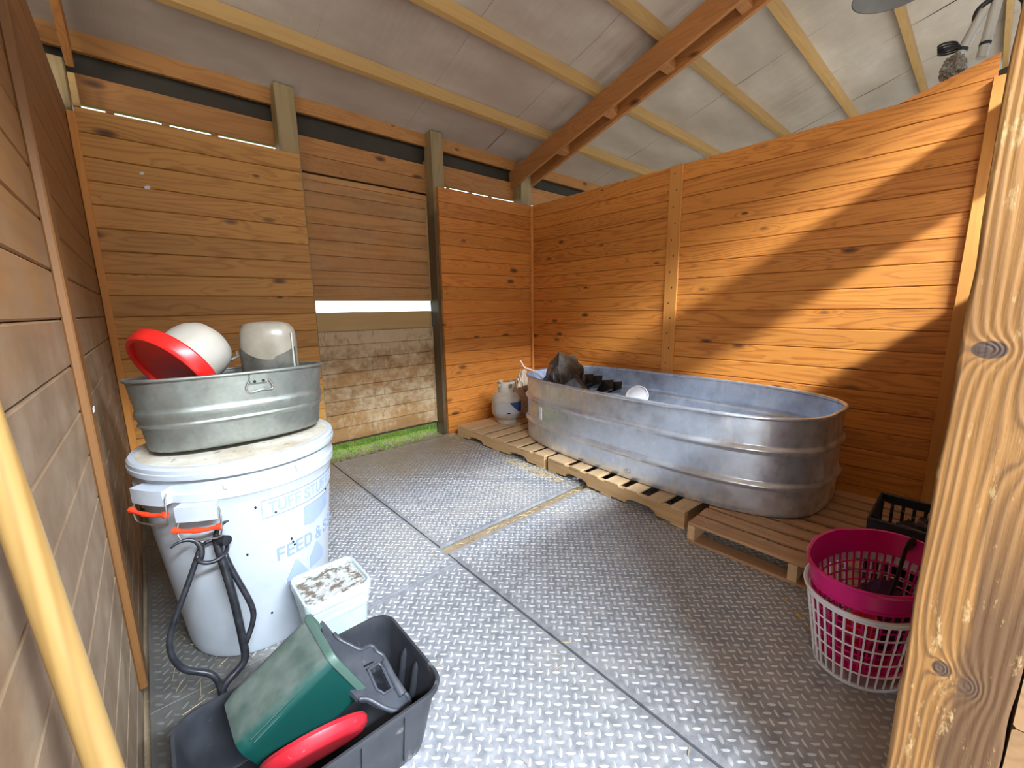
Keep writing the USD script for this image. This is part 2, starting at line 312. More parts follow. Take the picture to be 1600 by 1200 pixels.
def roof_mat():
    g = G(); p = g.pos()
    n = g.noise(g.vm('multiply', p, (0.8, 2.2, 1)), 1.3, 4, 0.55)
    col = g.ramp(n, [(0.3, (0.44, 0.37, 0.30)), (0.6, (0.57, 0.50, 0.42)), (0.75, (0.66, 0.60, 0.52))])
    wr = g.noise(g.vm('multiply', p, (5, 1.2, 1)), 2.0, 3, 0.5)
    return g.done('roof_liner', col, 0.42, bump=g.m('add', wr, g.noise(p, 2.5, 2)), bstr=0.35, bdist=0.02)
M['roof'] = roof_mat()

# ------------------------------------------------------------------ scene tree helpers
used, LOC = {}, {}
def path_for(name, parent):
    base = str(parent.GetPath()) if parent else '/World'
    k = used.get((base, name), 0); used[(base, name)] = k + 1
    return f'{base}/{name}' + (f'_{k:03d}' if k else '')
def tag(p, label=None, cat=None, group=None, kind=None):
    for key, v in (('label', label), ('category', cat), ('group', group), ('kind', kind)):
        if v: p.SetCustomDataByKey(key, v)
    return p
def thing(name, label, cat, loc=(0, 0, 0), group=None, kind=None):
    x = UsdGeom.Xform.Define(stage, path_for(name, None)); x.AddTranslateOp().Set(Gf.Vec3d(*map(float, loc)))
    LOC[str(x.GetPath())] = np.array(loc, float)
    return tag(x.GetPrim(), label, cat, group, kind)
def struct(name, label=None):
    x = UsdGeom.Xform.Define(stage, path_for(name, None)); LOC[str(x.GetPath())] = np.zeros(3)
    return tag(x.GetPrim(), label, None, None, 'structure')
def obj(name, mesh, mat, parent=None, smooth=False, label=None, cat=None, group=None, kind=None):
    """mesh is given in world coordinates; it is stored relative to the thing it belongs to."""
    if isinstance(mesh, (list, tuple)): mesh = cat_(mesh)
    p = path_for(name, parent); off = np.zeros(3)
    if parent:
        for k, v in LOC.items():
            if p.startswith(k + '/'): off = v
    mm = mesh.copy(); mm.apply_translation(-off)
    pr = usdkit.mesh(stage, p, mm, M[mat] if isinstance(mat, str) else mat, smooth).GetPrim()
    return tag(pr, label, cat, group, kind)
def cat_(ms): return trimesh.util.concatenate(ms)

# ------------------------------------------------------------------ shapes
def box(x0, x1, y0, y1, z0, z1):
    b = trimesh.creation.box([abs(x1 - x0), abs(y1 - y0), abs(z1 - z0)]); b.apply_translation([(x0 + x1) / 2, (y0 + y1) / 2, (z0 + z1) / 2]); return b
def cbox(x0, x1, y0, y1, z0, z1, c=0.004):
    """box with chamfered edges (convex hull of three shrunk boxes)"""
    x0, x1 = min(x0, x1), max(x0, x1); y0, y1 = min(y0, y1), max(y0, y1); z0, z1 = min(z0, z1), max(z0, z1)
    P = []
    for dx, dy, dz in ((c, c, 0), (c, 0, c), (0, c, c)):
        for x in (x0 + dx, x1 - dx):
            for y in (y0 + dy, y1 - dy):
                for z in (z0 + dz, z1 - dz): P.append((x, y, z))
    return trimesh.convex.convex_hull(np.array(P))
def prism(poly, axis, a, b):
    """polygon (2D) extruded along axis 'x','y' or 'z' from a to b; 2D coordinates are the two other axes in order"""
    m = trimesh.creation.extrude_polygon(Polygon(poly), b - a, engine='earcut'); v = m.vertices
    if axis == 'z': w = np.c_[v[:, 0], v[:, 1], v[:, 2] + a]
    elif axis == 'y': w = np.c_[v[:, 0], v[:, 2] + a, v[:, 1]]
    else: w = np.c_[v[:, 2] + a, v[:, 0], v[:, 1]]
    m = trimesh.Trimesh(w, m.faces, process=False); m.fix_normals(); return m
def tube(pts, r, n=8, closed=False, flat=None):
    pts = np.array(pts, float); r = np.broadcast_to(np.asarray(r, float), (len(pts),))
    t = (np.roll(pts, -1, 0) - np.roll(pts, 1, 0)) if closed else np.gradient(pts, axis=0)
    t /= np.maximum(np.linalg.norm(t, axis=1, keepdims=True), 1e-9)
    ref = np.array([0.137, 0.31, 0.94]) if abs(t[0] @ np.array([0.137, 0.31, 0.94])) < 0.9 else np.array([0.9, 0.3, 0.1])
    V = []; u = None
    for i in range(len(pts)):
        u = (ref if u is None else u); u = u - t[i] * (u @ t[i]); u /= np.linalg.norm(u); w = np.cross(t[i], u)
        a = np.linspace(0, 2 * PI, n, endpoint=False)
        V.append(pts[i] + r[i] * (np.cos(a)[:, None] * u + (flat or 1.0) * np.sin(a)[:, None] * w))
    V = np.vstack(V); F = []; L = len(pts)
    for i in range(L if closed else L - 1):
        for j in range(n):
            a, b = i * n + j, i * n + (j + 1) % n; c, d = ((i + 1) % L) * n + j, ((i + 1) % L) * n + (j + 1) % n
            F += [[a, b, d], [a, d, c]]
    if not closed:
        V = np.vstack([V, pts[0], pts[-1]]); e = len(V) - 2
        for j in range(n): F += [[e, (j + 1) % n, j], [e + 1, (L - 1) * n + j, (L - 1) * n + (j + 1) % n]]
    m = trimesh.Trimesh(V, F, process=False); m.fix_normals(); return m
def spline(pts, n=8):
    from scipy.interpolate import CubicSpline
    pts = np.array(pts, float); d = np.r_[0, np.cumsum(np.linalg.norm(np.diff(pts, axis=0), axis=1))]
    return CubicSpline(d, pts)(np.linspace(0, d[-1], n * (len(pts) - 1) + 1))
def loft(rings, close=False):
    """rings: list of (n,3) loops joined in order; ends capped unless close"""
    n = len(rings[0]); V = np.vstack(rings); F = []; L = len(rings)
    for i in range(L if close else L - 1):
        for j in range(n):
            a, b = i * n + j, i * n + (j + 1) % n; c, d = ((i + 1) % L) * n + j, ((i + 1) % L) * n + (j + 1) % n
            F += [[a, b, d], [a, d, c]]
    if not close:
        V = np.vstack([V, rings[0].mean(0), rings[-1].mean(0)]); e = len(V) - 2
        for j in range(n): F += [[e, (j + 1) % n, j], [e + 1, (L - 1) * n + j, (L - 1) * n + (j + 1) % n]]
    m = trimesh.Trimesh(V, F, process=False); m.fix_normals(); return m
def superloop(cx, cy, z, rx, ry, n=2.0, rot=0.0, k=96):
    t = np.linspace(0, 2 * PI, k, endpoint=False)
    a = rx * np.sign(np.cos(t)) * np.abs(np.cos(t)) ** (2 / n); b = ry * np.sign(np.sin(t)) * np.abs(np.sin(t)) ** (2 / n)
    c, s = math.cos(rot), math.sin(rot)
    return np.c_[cx + a * c - b * s, cy + a * s + b * c, np.full(k, z)]
def rrect(cx, cy, z, hx, hy, r, k=6):
    P = []
    for sx, sy, a0 in ((1, 1, 0), (-1, 1, PI / 2), (-1, -1, PI), (1, -1, 1.5 * PI)):
        for t in np.linspace(0, PI / 2, k): P.append((cx + sx * (hx - r) + r * math.cos(a0 + t), cy + sy * (hy - r) + r * math.sin(a0 + t), z))
    return np.array(P)
def lathe(prof, c=(0, 0), k=64):
    """profile of (r, z), open; revolved about a vertical axis"""
    t = np.linspace(0, 2 * PI, k, endpoint=False); rings = [np.c_[c[0] + r * np.cos(t), c[1] + r * np.sin(t), np.full(k, z)] for r, z in prof]
    return loft(rings)
def xf(mesh, R=None, t=(0, 0, 0)):
    m = mesh.copy()
    if R is not None: T = np.eye(4); T[:3, :3] = R; m.apply_transform(T)
    m.apply_translation(t); return m
def frame(z, x=(1, 0, 0)):
    """rotation whose columns are x', y', z' with z' along z"""
    z = np.array(z, float); z /= np.linalg.norm(z); x = np.array(x, float); x -= z * (x @ z); x /= np.linalg.norm(x)
    return np.c_[x, np.cross(z, x), z]

def plank(axis, a0, a1, face, back, z0, z1, ch=0.0045, gap=0.0013):
    """tongue-and-groove board: chamfered front edges, the back half butting against its neighbours.
    axis: along 'x' (face/back are y) or 'y' (face/back are x)."""
    s = 1 if back > face else -1; d = abs(back - face); mid = face + s * min(d * 0.5, 0.016)
    poly = [(face + s * 0, z0 + gap + ch), (face + s * ch, z0 + gap), (mid, z0 + gap), (mid, z0), (back, z0), (back, z1), (mid, z1), (mid, z1 - gap), (face + s * ch, z1 - gap), (face, z1 - gap - ch)]
    if axis == 'x': return prism(poly, 'x', a0, a1)
    return prism([(p[0], p[1]) for p in poly], 'y', a0, a1)

def crumple_disc(r):
    a = np.linspace(0, 2 * PI, 9, endpoint=False); k = 1 + 0.3 * np.sin(a * 2.0 + 1)
    return trimesh.convex.convex_hull(np.vstack([np.c_[r * k * np.cos(a), np.full(9, y), r * k * np.sin(a)] for y in (0.0, -0.0015)]))

BW, TOP = 0.133, 2.45

# ------------------------------------------------------------------ floor
fl = struct('floor', 'dirt stall floor between and under the rubber mats')
gx = np.linspace(-3.9, 0.4, 60); gy = np.linspace(-4.2, 0.30, 60)
X, Y = np.meshgrid(gx, gy); Zz = -0.030 + 0.012 * (meshkit.fbm(np.stack([X * 3, Y * 3, 0 * X], -1), 4, 3) - 0.5)
V = np.c_[X.ravel(), Y.ravel(), Zz.ravel()]; F = []
for i in range(59):
    for j in range(59):
        a = i * 60 + j; F += [[a, a + 1, a + 61], [a, a + 61, a + 60]]
obj('dirt_ground', trimesh.Trimesh(V, F, process=False), 'dirt', fl, True)
obj('yard_ground', cat_([box(-40, 40, -40, -4.2, -0.10, -0.035), box(-12, -3.9, -4.2, 0.3, -0.1, -0.035), box(0.4, 12, -4.2, 0.3, -0.1, -0.035)]), 'yard', fl, label='pale gravel yard in front of the barn')
obj('lawn_ground', box(-40, 40, 0.3, 40, -0.12, -0.05), 'lawn', fl, label='green lawn behind the barn')

def lens(cx, cy, a, L, w, h):
    c, s = math.cos(a), math.sin(a)
    P = [(-L / 2, 0, 0), (-L / 4, -w / 2, 0), (L / 4, -w / 2, 0), (L / 2, 0, 0), (L / 4, w / 2, 0), (-L / 4, w / 2, 0), (-L / 4, 0, h), (L / 4, 0, h)]
    P = [(cx + x * c - y * s, cy + x * s + y * c, z) for x, y, z in P]
    return P, [[0, 1, 6], [1, 2, 7], [1, 7, 6], [2, 3, 7], [3, 4, 7], [4, 5, 6], [4, 6, 7], [5, 0, 6]]

def mat(x0, x1, y0, y1, label, wob=0.0):
    t = thing('rubber_mat', label, 'stall mat', ((x0 + x1) / 2, (y0 + y1) / 2, -0.019), 'ridged rubber stall mats on the floor')
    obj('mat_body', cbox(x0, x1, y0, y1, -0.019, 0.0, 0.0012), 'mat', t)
    V, F = [], []; p = 0.0305; r2 = math.sqrt(0.5); n = int(5 / p)
    for i in range(-n, n):
        for j in range(-n, n):
            u, v = i * p, j * p; x = -1.9 + (u + v) * r2; y = -1.9 + (v - u) * r2
            if not (x0 + 0.012 < x < x1 - 0.012 and y0 + 0.012 < y < y1 - 0.012): continue
            if x > -0.9: continue                          # under the pallets
            P, f = lens(x, y, (-PI / 4 if (i + j) % 2 else PI / 4), 0.0305, 0.0118, 0.0028)
            F += [[a + len(V) for a in q] for q in f]; V += P
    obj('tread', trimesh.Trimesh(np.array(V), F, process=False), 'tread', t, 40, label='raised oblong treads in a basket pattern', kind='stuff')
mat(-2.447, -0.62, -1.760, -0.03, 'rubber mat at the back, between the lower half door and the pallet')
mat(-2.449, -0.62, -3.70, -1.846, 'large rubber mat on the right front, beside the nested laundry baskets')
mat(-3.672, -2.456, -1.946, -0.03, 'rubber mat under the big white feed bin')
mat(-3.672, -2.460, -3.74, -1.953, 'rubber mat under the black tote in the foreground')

# ------------------------------------------------------------------ right wall
wr = struct('wall_right', 'orange stained pine plank wall behind the stock tank')
for k in range(19):
    z1 = TOP - k * BW; z0 = z1 - BW
    obj('plank', plank('y', -1.755, -0.002, 0.0, 0.036, z0, z1), 'pine_y', wr)
    obj('plank', plank('y', -3.60, -1.757, 0.0, 0.036, z0, z1), 'pine_y', wr)
obj('batten', cbox(-0.019, 0, -1.813, -1.698, 0.05, TOP, 0.003), 'batten', wr)
obj('batten', cbox(-0.028, 0, -0.032, -0.002, 0.05, 2.44, 0.003), 'batten', wr)
obj('batten', cbox(-0.038, 0, -3.60, -3.487, 0.02, TOP - 0.01, 0.003), 'batten', wr)
nails = []
for k in range(18):
    for y in (-1.755 + 0.012 * (-1) ** k,):
        nails.append(trimesh.creation.icosphere(1, 0.006).apply_scale([0.3, 1, 1.4]).apply_translation([-0.0195, y, TOP - BW * (k + 0.5)]))
    nails.append(trimesh.creation.icosphere(1, 0.005).apply_scale([0.3, 1, 1]).apply_translation([-0.0285, -0.017, TOP - BW * (k + 0.45)]))
obj('nail_heads', nails, 'nail', wr, kind='stuff')
# plank lying up-slope on top of the wall
obj('sloped_plank', prism([(-3.12, 2.452), (-3.50, 2.452), (-3.50, 2.566)], 'x', 0.004, 0.05), 'pine_y', wr)

# ------------------------------------------------------------------ back wall
wb = struct('wall_back', 'pine plank back wall on both sides of the half doors')
for k in range(19):
    z1 = TOP + 0.03 - k * BW
    obj('plank', plank('x', -3.655, -2.459 + 0.004 * rnd.uniform(-1, 1), 0.0, 0.036, z1 - BW, z1), 'pine_gold', wb)
for k in range(19):
    z1 = TOP + 0.003 - k * BW
    obj('plank', plank('x', -1.242, -0.001, 0.0, 0.036, z1 - BW, z1), 'pine_x', wb)
obj('corner_batten', cbox(-3.688, -3.652, -0.036, 0.0, 0.02, 2.44, 0.004), 'batten', wb)
obj('post', cbox(-2.580, -2.440, 0.037, 0.174, -0.05, 2.955, 0.006), 'treated', wb)
obj('post', cbox(-1.272, -1.140, 0.037, 0.174, -0.05, 2.955, 0.006), 'treated_dirty', wb)
obj('post', cbox(-0.118, 0.040, 0.037, 0.174, -0.05, 2.93, 0.006), 'treated', wb)
obj('post', cbox(-3.80, -3.66, 0.037, 0.174, -0.05, 2.74, 0.006), 'treated', wb)
obj('filler_strip', cbox(-3.655, -3.622, -0.002, 0.034, 2.482, 2.655, 0.003), 'purlin', wb, label='pale filler strip above the left corner')
obj('eave_girt', cbox(-7.0, 4.2, 0.140, 0.175, 2.835, 2.96, 0.003), 'beam_x', wb)
obj('eave_siding', box(-7.0, 4.2, 0.225, 0.235, 2.60, 2.95), 'metal_dark', wb)
obj('siding_girt', cbox(-3.655, -2.445, 0.176, 0.214, 2.555, 2.725, 0.003), 'beam_x', wb)
obj('siding_girt', cbox(-1.272, 4.2, 0.176, 0.214, 2.527, 2.718, 0.003), 'beam_x', wb)
obj('siding_girt', cbox(-7.0, -3.66, 0.176, 0.214, 2.45, 2.64, 0.003), 'beam_x', wb)
for z0, z1 in ((2.548, 2.682), (2.418, 2.546)):
    obj('header_plank', cbox(-2.50, -1.25, 0.176, 0.210, z0, z1, 0.003), 'beam_x', wb)
blocks = []
for x in np.arange(-3.5, -2.7, 0.27): blocks.append(cbox(x - 0.02, x + 0.02, 0.178, 0.212, 2.47, 2.556, 0.003))
for x in (-1.0, -0.72, -0.45): blocks.append(cbox(x - 0.012, x + 0.012, 0.178, 0.212, 2.44, 2.53, 0.003))
for b in blocks: obj('spacer_block', b, 'beam_x', wb)
obj('siding', box(-2.52, -1.24, 0.212, 0.222, 2.36, 2.46), 'metal_dark', wb)  # dark backing added so the slit over the upper door stays dark
obj('siding', cat_([box(-7, -2.46, 0.216, 0.226, -0.05, 2.47), box(-1.25, 4.2, 0.216, 0.226, -0.05, 2.45)]), 'metal_dark', wb)

# half doors
DY = 0.178
d1 = struct('door_1', 'upper half door of dirty brown boards, white daylight under it')
zt = 2.398
for k in range(8):
    z1 = zt - k * 0.1265
    obj('plank', plank('x', -2.50, -1.283, DY, DY + 0.03, z1 - 0.1265, z1), 'door_up', d1)
obj('stile', cbox(-1.283, -1.250, DY - 0.004, DY + 0.03, zt - 8 * 0.1265, zt, 0.003), 'door_rail', d1)
obj('top_rail', cbox(-2.50, -1.285, DY - 0.016, DY - 0.001, 2.352, 2.398, 0.003), 'door_up', d1)
d2 = struct('door_2', 'lower half door of mud stained boards with a clean tan top rail')
obj('top_rail', cbox(-2.50, -1.287, DY - 0.020, DY + 0.03, 1.123, 1.285, 0.004), 'door_rail', d2)
for k in range(8):
    z1 = 1.121 - k * 0.1262
    obj('plank', plank('x', -2.50, -1.290, DY, DY + 0.03, z1 - 0.1262, z1), 'door_low', d2)
obj('stile', cbox(-1.290, -1.268, DY - 0.006, DY + 0.03, 0.111, 1.121, 0.003), 'door_low', d2)
obj('bottom_edge', cbox(-2.50, -1.268, DY - 0.004, DY + 0.028, 0.098, 0.112, 0.003), 'metal_dark', d2)  # dark strip standing in for shade along the door bottom

# ------------------------------------------------------------------ left wall
wl = struct('wall_left', 'worn grey brown plank wall beside the camera')
ztop = 1.419 + 8 * BW - 0.05
for k in range(19):
    z1 = 2.483 - k * BW
    obj('plank', plank('y', -1.858, 0.03, -3.690, -3.726, z1 - BW, z1), 'worn', wl)
    obj('plank', plank('y', -3.77, -1.860, -3.690, -3.726, z1 - BW, z1), 'worn', wl)
obj('batten', cbox(-3.690, -3.668, -1.895, -1.800, 0.06, 2.483, 0.004), 'batten_dark', wl)

obj('paint_fleck', cbox(-3.668, -3.666, -1.850, -1.812, 1.005, 1.020, 0.0008), 'label_white', wl, label='white paint fleck on the batten')
for x, z, r in ((-3.40, 2.165, 0.010), (-3.385, 2.085, 0.013)):
    obj('paint_fleck', xf(crumple_disc(r), None, (x, -0.0005, z)), 'label_white', wb, label='small white fleck on the planks')

# ------------------------------------------------------------------ front wall of the stall: post and half wall
wf = struct('wall_front', 'front half wall of the stall with its rough post by the door opening')
pv = []
for z in np.linspace(-0.05, 4.1, 200):
    w = 0.0035 * (meshkit.noise(np.array([z * 9, 0.3, 0.0])) - 0.5); w2 = 0.004 * (meshkit.noise(np.array([z * 14, 4.3, 0.0])) - 0.5)
    r = rrect(-2.41, -3.655 + w, z, 0.070, 0.0695 + w2, 0.007, 4); pv.append(r)
obj('post', loft(pv), 'big_post', wf, 40, label='rough tan treated post with dark knots')
for k in range(11):
    z1 = 1.49 - k * BW
    obj('plank', plank('x', -2.474, 0.12, -3.729, -3.767, z1 - BW, z1), 'half_wall', wf)
for k in range(3):  # unseen upper boards added to shape the light on the right wall
    z1 = 2.43 - k * BW
    obj('plank', plank('x', -2.338, 0.0, -3.729, -3.767, z1 - BW, z1), 'pine_gold', wf)
for i in range(16):
    obj('grille_bar', tube([(-2.24 + 0.142 * i, -3.745, 1.48), (-2.24 + 0.142 * i, -3.745, 2.04)], 0.008, 8), 'iron', wf, True)
obj('post', cbox(-0.02, 0.12, -3.728, -3.60, -0.05, 3.9, 0.006), 'treated', wf)

# ------------------------------------------------------------------ roof
cl = struct('ceiling', 'sloped roof with pale liner, purlins and doubled rafters')
SL = 0.295; zb = lambda y: 2.89 - SL * y             # underside of the purlins
ang_ = math.atan(SL)
def slope_box(x0, x1, y0, y1, h0, h1, c=0.002):
    """box following the roof slope: h measured up from the purlin underside"""
    b = cbox(x0, x1, y0, y1, h0, h1, c); b.vertices[:, 2] += 2.89 - SL * b.vertices[:, 1]; return b
for yk in (-0.40, -1.04, -1.66, -2.25, -2.83, -3.44, -4.05, -4.66):
    obj('purlin', slope_box(-7.0, 4.2, yk, yk + 0.042, 0.0, 0.092), 'purlin', cl)
xs = np.arange(-7.0, 4.3, 0.46)
for i, x0 in enumerate(xs):
    ny, nx = 90, 5; P = []
    ys = np.linspace(0.45, -5.3, ny)
    for y in ys:
        for t in np.linspace(0, 1, nx):
            sag = 0.010 * abs(math.sin((y + 0.40) / 0.61 * PI)) ** 0.8 if y < 0.1 else 0
            crease = 0.004 * (abs(t - 0.5) * 2) ** 6
            P.append((x0 + 0.46 * t, y, 2.89 - SL * y + 0.096 - sag * (0.6 + 0.8 * meshkit.noise(np.array([x0 * 1.7, y * 2.0, 1.0]))) + crease * (1 if i % 2 else 0.35)))
    F = []
    for a in range(ny - 1):
        for b in range(nx - 1):
            q = a * nx + b; F += [[q, q + nx, q + nx + 1], [q, q + nx + 1, q + 1]]
    obj('roof_panel', trimesh.Trimesh(np.array(P), F, process=False), 'roof', cl, True)
obj('roof_deck', slope_box(-7.0, 4.2, -5.35, 0.5, 0.115, 0.13), 'metal_dark', cl)
def rafter(xa, xb, y1=0.20):
    obj('rafter', slope_box(xa, xb, -5.2, y1, -0.195, -0.002, 0.003), 'rafter', cl)
rafter(-0.156, -0.120); rafter(0.042, 0.078)
for yb in (-0.47, -1.05, -1.60, -2.17, -2.8, -3.4):
    obj('rafter_block', slope_box(-0.119, 0.041, yb - 0.07, yb, -0.17, -0.004, 0.003), 'rafter', cl)
rafter(-3.655, -3.617, 0.02); rafter(-3.845, -3.807, 0.02)
obj('header_beam', box(-7.0, 4.2, -5.32, -5.24, 3.50, 4.52), 'beam_x', cl)  # unseen beam added to cut off the daylight from high behind
for nm, x0, x1 in (('wall_left_outer', -7.05, -7.0), ('wall_right_outer', 4.2, 4.25)):  # unseen walls added so no daylight leaks in from the sides
    w_ = struct(nm, 'unseen outer side wall beyond the next stall, added against side light')
    obj('siding', prism([(0.23, -0.05), (0.23, 2.8), (-3.75, 4.0), (-3.75, -0.05)], 'x', x0, x1), 'metal_dark', w_)
obj('stall_siding', box(-7.0, -3.73, 0.228, 0.232, -0.05, 2.9), 'metal_dark', wb)

# ------------------------------------------------------------------ pallets
def pallet(label, corner, u, L, W, boards, mb, ms, H=0.12, stringers=3, notch=True):
    """corner: the front corner at (x, y); local s runs along the stringers, t along the deck boards (towards +x or -y)."""
    t = thing('pallet', label, 'pallet', (corner[0], corner[1], 0), 'wooden pallets along the right wall')
    u = np.array(u, float); u /= np.linalg.norm(u); w = np.array([-u[1], u[0]])       # w is to the left of u
    R = np.array([[u[0], w[0], 0], [u[1], w[1], 0], [0, 0, 1.0]]); T = (corner[0], corner[1], 0)
    sth = 0.017
    for i in range(stringers):
        t0 = (W - 0.038) * i / (stringers - 1)
        z0, z1 = 0.017, H - sth
        if notch:
            a, b = L * 0.16, L * 0.16 + 0.23; c, d = L - L * 0.16 - 0.23, L - L * 0.16
            poly = [(0, z0), (a, z0), (a + 0.012, z0 + 0.022), (a + 0.05, z0 + 0.035), (b - 0.05, z0 + 0.035), (b - 0.012, z0 + 0.022), (b, z0), (c, z0), (c + 0.012, z0 + 0.022), (c + 0.05, z0 + 0.035), (d - 0.05, z0 + 0.035), (d - 0.012, z0 + 0.022), (d, z0), (L, z0), (L, z1), (0, z1)]
        else: poly = [(0, z0), (L, z0), (L, z1), (0, z1)]
        obj('stringer', xf(prism(poly, 'y', t0, t0 + 0.038), R, T), ms, t)
    for a, b in boards:
        zz = rnd.uniform(-0.0015, 0.0015)
        obj('deck_board', xf(cbox(a, b, -0.004 + rnd.uniform(-.004, .004), W + rnd.uniform(-.004, .004), H - sth + 0.0005, H + zz, 0.003), R, T), mb, t)
    for a in (0.0, L * 0.5 - 0.045, L - 0.09):
        obj('bottom_board', xf(cbox(a, a + 0.09, 0, W, 0.0005, 0.0165, 0.003), R, T), mb, t)
    return t
g1 = [0.15, 0.369, 0.55, 0.714, 0.895, 1.069, 1.232, 1.395]
pallet('pale pallet in the back corner, holding the propane tank', (-1.232, -0.15), (0.0, -1.0), 1.235, 1.0, [(a - 0.15 + (0.0 if i == 0 else 0.044), b - 0.15) for i, (a, b) in enumerate(zip(g1[:-1], g1[1:]))], 'pallet', 'stringer')
e2 = [0.0, 0.19, 0.245, 0.355, 0.41, 0.515, 0.577, 0.687, 0.748, 0.842, 0.916, 1.015, 1.072, 1.165]
pallet('middle pallet with gapped pale boards, under the centre of the stock tank', (-1.232, -1.432), (-0.062, -0.998), 1.165, 0.98, [(e2[i], e2[i + 1]) for i in range(0, 14, 2)], 'pallet', 'stringer')
b3 = [(0.0, 0.115), (0.145, 0.235), (0.265, 0.355), (0.39, 0.48), (0.51, 0.60), (0.63, 0.72), (0.75, 0.84), (0.87, 0.96), (0.99, 1.09)]
pallet('brown pallet nearest the camera, its boards running lengthwise, beside the baskets', (-1.405, -3.662), (1.0, 0.0), 1.10, 1.0, b3, 'pallet_y', 'pallet', H=0.118, notch=False)

# ------------------------------------------------------------------ stock tank
TX, TY, TN, TR = -0.605, -1.955, 3.1, -0.05
def tring(dr, z): return superloop(TX, TY, z, 0.548 + dr, 1.185 + dr, TN, TR, 160)
ZB, ZT = 0.123, 0.700
def bead(zc, h=0.030, d=0.019): return [(d * (0.5 - 0.5 * math.cos(t)), zc + h * (t / PI - 1)) for t in np.linspace(0.15, 2 * PI - 0.15, 9)]
prof = [(-0.05, ZB), (-0.012, ZB + 0.002), (-0.004, ZB + 0.012), (0, ZB + 0.04)] + bead(0.305) + bead(0.510) + [(0.0, ZT - 0.02)]
tk = thing('stock_tank', 'long oval galvanized stock tank standing on the pallets', 'stock tank', (TX, TY, ZB))
out = [tring(d, z) for d, z in prof]; inn = [tring(d - 0.004, z + (0.004 if z < 0.2 else 0)) for d, z in prof][::-1]
shell = loft(out + inn)
obj('shell', shell, 'tank', tk, 40)
rimr = tring(0.004, ZT - 0.008)
obj('rolled_rim', tube(rimr, 0.0125, 10, True), 'tank', tk, True)
def tank_x(y):
    q = tring(0.0, 0.4); q = q[q[:, 0] < TX]; o = np.argsort(q[:, 1]); return float(np.interp(y, q[o, 1], q[o, 0]))
obj('sticker', trimesh.convex.convex_hull(np.array([(tank_x(y) + e, y, z) for y in (-1.212, -1.19, -1.168) for e in (-0.0035, 0.003) for z in (0.352, 0.462)])), 'label_white', tk, label='small white sticker')
pl = [trimesh.creation.cylinder(0.026, 0.012, sections=6), trimesh.creation.cylinder(0.014, 0.024, sections=20)]
pl = xf(cat_(pl), frame((-1, 0, 0), (0, 0, 1)), (tank_x(-2.115) - 0.004, -2.115, 0.182)); obj('drain_plug', pl, 'steel', tk, label='round drain plug')

def crumple(c, r, seed, sub=4, amp=0.45, freq=5.0, zmin=None):
    s = trimesh.creation.icosphere(sub); v = s.vertices.copy()
    n1 = meshkit.fbm(v * 1.6 + seed, 3, seed); n2 = np.abs(meshkit.noise(v * freq + seed, seed + 5) - 0.5) * 2; n3 = np.abs(meshkit.noise(v * freq * 2.2 + seed, seed + 9) - 0.5) * 2
    k = 1 + amp * (n1 - 0.5) * 1.2 - amp * 0.45 * n2 - amp * 0.2 * n3
    v = v * k[:, None] * np.array(r) + np.array(c)
    if zmin is not None: v[:, 2] = np.maximum(v[:, 2], zmin)
    return trimesh.Trimesh(v, s.faces, process=False)
b_ = thing('plastic_bag', 'crumpled black plastic bag heaped in the far end of the stock tank', 'plastic bag', (-0.66, -1.10, 0.13))
def facets(c, r, n, seed):
    """crumpled film: a coarse hull, its faces split and pushed in and out, shaded flat"""
    g_ = np.random.default_rng(seed); v = g_.normal(size=(n, 3)); v /= np.linalg.norm(v, axis=1, keepdims=True)
    h = trimesh.convex.convex_hull(v * g_.uniform(0.82, 1.0, (n, 1))); q = trimesh.Trimesh(*trimesh.remesh.subdivide(*trimesh.remesh.subdivide(h.vertices, h.faces)), process=True)
    w = q.vertices; k = 1 + 0.22 * (meshkit.noise(w * 3.1 + seed, seed) - 0.5) + 0.14 * (meshkit.noise(w * 7.3 + seed, seed + 1) - 0.5)
    return trimesh.Trimesh(w * k[:, None] * np.array(r) + np.array(c), q.faces, process=False)
obj('bag_film', facets((-0.69, -1.13, 0.50), (0.285, 0.235, 0.425), 30, 4), 'bag', b_)
obj('bag_film', facets((-0.80, -1.10, 0.575), (0.165, 0.15, 0.25), 20, 9), 'bag', b_)
fl_ = []
for i in range(6):
    a = rnd.uniform(0, 6.28); c = np.array([-0.62 + 0.05 * i, -1.10 - 0.075 * i, 0.70 - 0.025 * i + 0.02 * (i % 2)])
    q = c + np.array([[0.09, 0.02, -0.10], [-0.07, 0.07, -0.09], [-0.03, -0.08, -0.02], [0.05, -0.03, 0.035], [0.0, 0.05, 0.03]]) * rnd.uniform(0.8, 1.15)
    fl_.append(trimesh.convex.convex_hull(q))
obj('bag_flap', fl_, 'black', b_, label='stiff black folds of the bag')
dd = lathe([(0.0, -0.008), (0.085, -0.008), (0.092, -0.004), (0.092, 0.010), (0.084, 0.012), (0.078, 0.004), (0.0, 0.004)], k=48)
o = obj('bucket_lid', xf(dd, frame((-0.75, -0.25, 0.6)), (-0.56, -1.80, 0.572)), 'basket_white', None, 40, label='white round lid standing in the stock tank', cat='lid')
obj('twisted_cord', tube(spline([(-0.945, -0.80, 0.818), (-0.925, -0.80, 0.80), (-0.90, -0.81, 0.755), (-0.85, -0.83, 0.73), (-0.80, -0.86, 0.70), (-0.74, -0.90, 0.62)]), 0.0085, 8), 'cord', None, True, label='pinkish twisted cord sticking up over the far rim of the stock tank', cat='cord')

